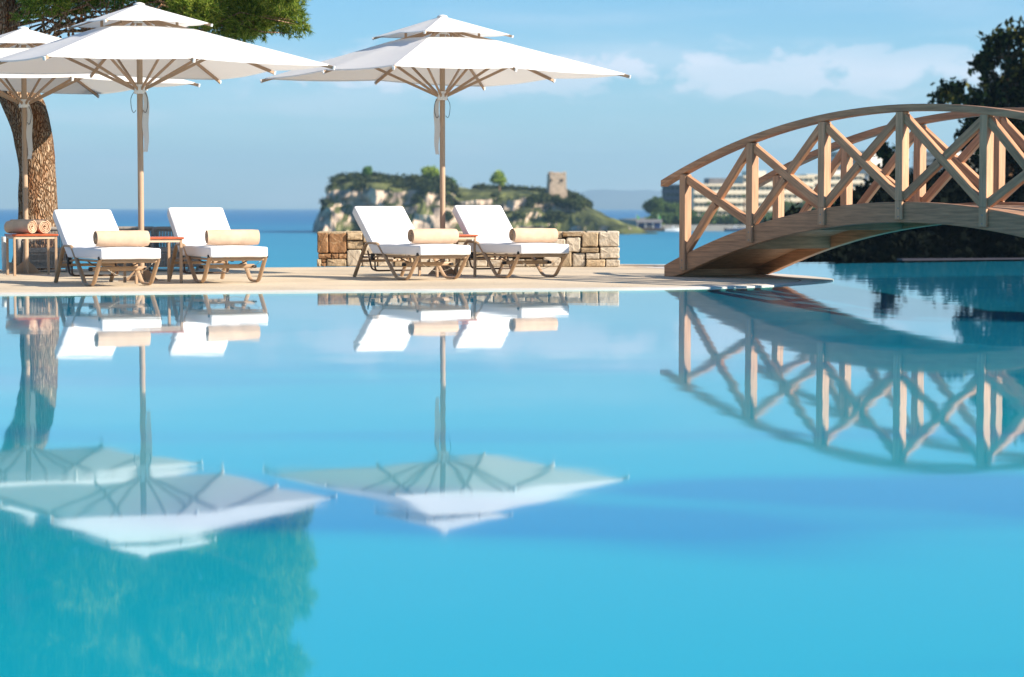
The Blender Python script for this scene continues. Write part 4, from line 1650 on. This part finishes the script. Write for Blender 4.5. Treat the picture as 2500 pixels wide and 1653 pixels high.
# ------------------------------------------------------------------ wicker armchairs, pots
def make_chair():
    root = thing('wicker_armchair', (0, 0, LAND))
    w, d = .72, .70

    def woven(name, x0, x1, y, z0, z1, rot=None, lean=0.0):
        mb = MB()
        n = int((x1 - x0) / .022)
        for i in range(n):
            x = x0 + (i + .5) * (x1 - x0) / n
            mb.box((x, y + (.004 if i % 2 else -.004), (z0 + z1) / 2), (.015, .016, z1 - z0))
        for z in (z0 + .01, (z0 + z1) / 2, z1 - .01):
            mb.box(((x0 + x1) / 2, y, z), (x1 - x0, .02, .022))
        return mb

    MB().box((0, 0, .31), (w - .10, d - .04, .07)).build('seat', M['wicker'], root, bevel=.015, seg=2)
    woven('f', -w / 2 + .05, w / 2 - .05, -d / 2 + .01, .06, .27).build('front_panel', M['wicker'], root)
    b_ = woven('b', -w / 2 + .03, w / 2 - .03, d / 2, .06, .60).build('backrest', M['wicker'], root)
    MB().tube(fillet([(-w / 2, d / 2, .34), (-w / 2, d / 2, .62), (w / 2, d / 2, .62), (w / 2, d / 2, .34)], .07, 4), .03, 8).build('back_frame', M['wicker'], root, smooth=True)
    for s in (-1, 1):
        MB().tube(fillet([(s * w / 2, -d / 2 + .03, .12), (s * w / 2, -d / 2, .47), (s * w / 2, d / 2 - .05, .47)], .06, 4), .033, 8).build('armrest', M['wicker'], root, smooth=True)
        mb = MB()
        for i in range(26):
            mb.box((s * (w / 2) + (.004 if i % 2 else -.004), -d / 2 + .03 + i * .025, .26), (.014, .015, .40))
        mb.build('side_panel', M['wicker'], root)
        for q in (-1, 1):
            MB().cyl((s * (w / 2 - .04), q * (d / 2 - .05), 0), (s * (w / 2 - .04), q * (d / 2 - .05), .30), .022, n=8).build('leg', M['wicker'], root)
    return root


ch = make_chair()
for k, (px, D, rz, lab) in enumerate(((112, 33.4, 8, 'grey wicker armchair behind the towel table, right of the pine trunk'),
                                      (318, 34.0, 2, 'grey wicker armchair hidden behind the towel of the lounger by the trunk'),
                                      (420, 33.8, -4, 'grey wicker armchair behind the table between the two left loungers'))):
    o = ch if k == 0 else copy_tree(ch)
    o.location = ((px - CX) * D / F, D, LAND)
    o.rotation_euler = (0, 0, radians(rz))
    tag(o, lab, 'armchair', 'grey wicker armchairs')


def pot(x, y, r, h, m, label, name='planter'):
    o = thing(name, (x, y, LAND), 0, label, 'planter')
    prof_ = [(r * .8, 0), (r * .95, h * .4), (r, h * .9), (r * 1.06, h * .92), (r * 1.06, h), (r * .9, h), (r * .88, h * .85)]
    MB().sweep([[(q * cos(t), q * sin(t), z) for t in [2 * pi * i / 18 for i in range(18)]] for q, z in prof_]).build('pot', m, o, smooth='auto')
    MB().cyl((0, 0, h * .80), (0, 0, h * .86), r * .87, n=14).build('soil', M['mortar'], o)
    return o


pot(W(11, 660, 33.9).x, 33.9, .042, .50, M['pot'], 'slim white planter behind the left end of the towel table')
pot(W(29, 660, 33.6).x, 33.6, .075, .13, M['potb'], 'small beige planter at the foot of the pine trunk')


# ------------------------------------------------------------------ big pine at the left
def big_pine():
    rnd = random.Random(17)
    D = 34.6
    base = W(92, 668, D)
    base.z = LAND
    o = thing('pine_tree', base, 0, 'big leaning pine with rough bark and branches over the parasols', 'tree')
    k = D / F
    # centre line (photo x at heights) and half widths
    line = [(80, 668, 60), (84, 640, 54), (90, 590, 50), (94, 530, 48), (93, 470, 46), (92, 420, 44), (86, 370, 46), (74, 310, 48), (58, 260, 52), (36, 210, 50), (20, 160, 46), (8, 100, 40),
            (2, 40, 37), (0, -40, 34), (20, -160, 30), (60, -300, 25), (100, -450, 18), (140, -640, 9)]
    pts, rad = [], []
    for px, py, hw in line:
        p = W(px, py, D) - base
        pts.append(p)
        rad.append(hw * k)
    pts[0].z = -.05
    cp = catmull(pts, 4)
    cr = [v.x for v in catmull([(r, 0, 0) for r in rad], 4)]
    n = 40
    secs = []
    for p, r in zip(cp, cr):
        lp_ = []
        for j in range(n):
            a = 2 * pi * j / n
            q = Vector((cos(a), sin(a), 0))
            w = 1 + .07 * noise.noise((q.x * 1.4, q.y * 1.4, p.z * .7)) + .045 * noise.noise((q.x * 5, q.y * 5, p.z * 2.2)) + .03 * noise.noise((q.x * 11, q.y * 11, p.z * 5))
            lp_.append(p + q * r * w)
        secs.append(lp_)
    MB().sweep(secs).build('trunk', M['bark'], o, smooth=True)
    # limbs
    mb = MB()
    lobes = [(40, 5, 55, 38, .3), (110, 0, 62, 36, -.3), (185, 0, 70, 36, .2), (265, -25, 75, 45, .8), (340, -45, 85, 45, .2), (420, 5, 60, 42, .5), (480, 20, 70, 46, -.2), (545, 50, 58, 34, .3), (610, 45, 62, 48, 0),
             (660, 20, 62, 50, .5), (705, 45, 44, 34, .1), (735, 62, 24, 20, -.1), (715, 82, 22, 13, 0), (585, 84, 40, 20, .2), (640, 75, 30, 18, .4), (500, 60, 36, 20, .6),
             (300, 20, 26, 14, .2), (150, 35, 34, 16, .1), (135, 58, 14, 9, .1), (60, 40, 26, 14, -.4),
             (560, -40, 110, 60, .4), (690, -40, 75, 55, -.3), (430, -90, 130, 60, .4), (250, -110, 130, 60, -.5), (100, -110, 120, 60, .5), (-60, -60, 110, 70, 0),
             (640, -150, 110, 65, .2), (520, -220, 150, 70, -.6), (350, -250, 160, 75, .5), (170, -260, 150, 75, -.2), (0, -220, 140, 80, .3), (-130, -150, 120, 90, .1),
             (590, -330, 140, 75, 0), (400, -390, 170, 85, .5), (210, -420, 170, 85, -.5), (20, -380, 160, 90, .2), (480, -510, 150, 80, .2), (290, -560, 160, 85, -.2), (110, -560, 150, 90, .3), (230, -690, 160, 80, 0), (-120, -330, 130, 90, 0)]
    v, f = [], []
    tw = MB()
    for px, py, rx, ry, dy in lobes:
        c = W(px, py, D + dy * 1.6) - base
        r = (rx * k, max(rx, ry) * k * .9, ry * k)
        src = min(cp, key=lambda p: abs(p.z - (c.z - .15)) + .05 * abs(p.x - c.x))
        bpts = limb(mb, src, c, .028 if rx < 90 else .06, .008, rnd, .22, 7, 6)
        vol = 4.19 * r[0] * r[1] * r[2]
        vis = py + ry > -30
        nt = int(min(1300, vol * ((3000 if px > 300 else 2200) if vis else 800)))
        for _ in range(nt):
            while True:
                p = Vector((rnd.uniform(-1, 1), rnd.uniform(-1, 1), rnd.uniform(-1, 1)))
                l = p.length
                if l < 1 and rnd.random() < .35 + .65 * l:
                    break
            q = c + Vector((p.x * r[0], p.y * r[1], p.z * r[2])) * (1 + .3 * noise.noise(p * 2 + c))
            ax = (p + Vector((0, 0, .5)) + Vector((rnd.gauss(0, .4), rnd.gauss(0, .4), rnd.gauss(0, .4)))).normalized()
            ln = rnd.uniform(.07, .12) * (1 if vis else 1.9)
            wd = .006 if vis else .013
            for _ in range(15 if vis else 11):
                d = (ax + Vector((rnd.gauss(0, .55), rnd.gauss(0, .55), rnd.gauss(0, .55)))).normalized()
                s = d.cross(Vector((rnd.gauss(0, 1), rnd.gauss(0, 1), rnd.gauss(0, 1)))).normalized() * wd
                b0 = q + ax * rnd.uniform(-.05, .04)
                i = len(v)
                v += [b0 - s, b0 + s, b0 + d * ln]
                f.append((i, i + 1, i + 2))
            if vis and rnd.random() < .03:
                e = q + Vector((rnd.gauss(0, .05), rnd.gauss(0, .05), -rnd.uniform(.0, .12)))
                tw.tube([bpts[-2].lerp(q, .35), q.lerp(e, .4), e], [.006, .004, .002], 4)
    mb.build('branch', M['bark'], o, smooth=True)
    # bare hanging twigs with cones under the left boughs
    for _ in range(70):
        px = rnd.uniform(50, 300)
        p = W(px, rnd.uniform(-5, 30), D + rnd.uniform(-.8, .8)) - base
        e = p + Vector((rnd.uniform(-.25, .25), rnd.uniform(-.2, .2), -rnd.uniform(.12, .42)))
        m_ = p.lerp(e, .5) + Vector((rnd.uniform(-.06, .06), 0, .03))
        tw.tube([p, m_, e], [.007, .005, .003], 4)
        if rnd.random() < .45:
            tw.tube([e + Vector((0, 0, .02)), e - Vector((0, 0, .025)), e - Vector((0, 0, .06))], [.012, .026, .010], 6)
    tag(tw.build('twigs', M['bark'], o), kind='stuff')
    raw('crown', v, f, M['needle'], o)


big_pine()


# ------------------------------------------------------------------ arched timber bridge
def bridge():
    AX = Vector((.78, -1.1))
    SP = AX.length
    a = atan2(AX.y, AX.x)
    br = thing('footbridge', (2.324, 30.8, 0), a, 'arched timber footbridge with crossed railings over the pool', 'bridge')
    WDT = 1.665

    def zr(s):
        return 2.094 - .0775 * (s / SP - 3) ** 2

    s0, s1 = -.42, 6 * SP + .42

    def curved(name, y0, y1, top, bot, m, sa, sb, n=44, clip=None):
        secs = []
        for i in range(n + 1):
            s = sa + (sb - sa) * i / n
            zt, zb = zr(s) + top, zr(s) + bot
            if clip is not None:
                zb = max(clip, zb)
                zt = max(zt, zb + .02)
            secs.append([(s, y0, zb), (s, y1, zb), (s, y1, zt), (s, y0, zt)])
        return MB().sweep(secs).build(name, m, br, bevel=.006, seg=1)

    PW = .118
    for side in (0, 1):
        yc = side * WDT
        sg = -1 if side == 0 else 1      # outward
        # beam inside the posts' outer half
        yi, yo = yc - sg * .075, yc + sg * .022
        curved('beam', min(yi, yo), max(yi, yo), -1.074, -1.322, M['wood'], s0, s1, clip=LAND + .001)
        curved('handrail', yc - .066, yc + .066, .086, .0, M['wood'], s0 - .03, s1 + .03)
        for i in range(7):
            s = i * SP
            zt = zr(s) - .002
            zb = max(LAND + .06, zt - 1.285)
            # upper part full section, lower part housed over the beam's outer face
            py0, py1 = yc - PW / 2, yc + PW / 2
            zm = zr(s) - 1.074 + .012
            sl = .155 * (s / SP - 3) * -1 / SP * PW / 2
            mb = MB().box((s, yc, (zt + zm) / 2), (PW, PW, zt - zm))
            o1 = yc + sg * (.024)
            o2 = yc + sg * PW / 2
            mb.box((s, (o1 + o2) / 2, (zm + zb) / 2), (PW, abs(o2 - o1), zm - zb))
            mb.build('post', M['wood_post'], br, bevel=.005, seg=1)
            for dz in (.09, .19):
                zz = zm - dz
                if zz > LAND + .1 or i in (1, 2, 3, 4, 5):
                    MB().cyl((s, yc + sg * (PW / 2 - .004), zz), (s, yc + sg * (PW / 2 + .005), zz), .011, n=8).build('bolt', M['bolt'], br)
        for i in range(6):
            sa, sb = i * SP + PW / 2, (i + 1) * SP - PW / 2
            BH, BT = .104, .074
            ra, rb = zr(i * SP), zr((i + 1) * SP)
            # falling brace in one length
            A = Vector((sa - .012, yc - .003 * sg, ra - .065))
            B = Vector((sb + .012, yc - .003 * sg, rb - 1.074 + .055))
            bar('brace', A, B, BT, BH, M['wood'], br, bevel=.005, ext=.0)
            # rising brace in two halves butting on the first
            C_ = Vector((sa - .012, yc + .002 * sg, ra - 1.074 + .055))
            E_ = Vector((sb + .012, yc + .002 * sg, rb - .065))
            d1, d2 = (B - A), (E_ - C_)
            den = d1.x * d2.z - d1.z * d2.x
            t = ((C_.x - A.x) * -d1.z + (C_.z - A.z) * d1.x) / -den * -1 if abs(den) > 1e-6 else .5
            # solve C + t*d2 on line A + u*d1
            t = ((A.x - C_.x) * d1.z - (A.z - C_.z) * d1.x) / (d2.x * d1.z - d2.z * d1.x)
            X_ = C_ + d2 * t
            u = d2.normalized()
            bar('brace', C_, X_ - u * .057, BT - .006, BH, M['wood'], br, bevel=.005)
            bar('brace', X_ + u * .057, E_, BT - .006, BH, M['wood'], br, bevel=.005)
    # deck planks laid across, each a piece
    n = int((s1 - s0 - .5) / .142)
    ylo, yhi = .080, WDT - .080
    for i in range(n + 1):
        s = s0 + .30 + i * .142
        z = zr(s) - 1.128
        if z < .05:
            continue
        sl = math.atan(-2 * .0775 * (s / SP - 3) / SP)
        o = MB().box((0, 0, 0), (.137, yhi - ylo, .036)).build('plank', M['plank'], br, bevel=.004, seg=1)
        o.location = (s, (ylo + yhi) / 2, z)
        o.rotation_euler = (0, -sl, 0)
    for s in (s0 + .06, s1 - .06):
        MB().box((s, WDT / 2, LAND + .001 + .07), (.05, WDT - .156, .14)).build('end_board', M['plank'], br)
    # joists across under the planks and two inner bearers
    for i in (1, 2, 3, 4, 5):
        s = i * SP - .25
        zz = zr(s) - 1.150
        MB().box((s, WDT / 2, zz - .085), (.075, WDT - .156, .165)).build('joist', M['plank'], br, bevel=.004, seg=1)
    # thin ceiling boards on the underside between the joists
    for k in range(6):
        ya = .082 + k * (WDT - .164) / 6
        yb = ya + (WDT - .164) / 6 - .004
        secs = []
        for i in range(31):
            s = s0 + .06 + (s1 - s0 - .12) * i / 30
            z = max(LAND + .03, zr(s) - 1.150)
            secs.append([(s, ya, z - .018), (s, yb, z - .018), (s, yb, z), (s, ya, z)])
        MB().sweep(secs).build('soffit_board', M['plank'], br)
    return br


bridge()

# ------------------------------------------------------------------ air
HAZE = True
if HAZE:
    hm = bpy.data.materials.new('haze_air')
    hm.use_nodes = True
    N, L = hm.node_tree.nodes, hm.node_tree.links
    N.clear()
    o_ = N.new('ShaderNodeOutputMaterial')
    vo = N.new('ShaderNodeVolumePrincipled')
    vo.inputs['Color'].default_value = (0.52, 0.80, 1.0, 1)
    vo.inputs['Density'].default_value = 0.00015
    vo.inputs['Anisotropy'].default_value = 0.2
    L.new(vo.outputs[0], o_.inputs['Volume'])
    hb = MB().box((0, 5400, 121), (23000, 11400, 256)).build('haze', hm)
    tag(hb, 'thin blue sea haze in the air', 'haze', None, 'stuff')
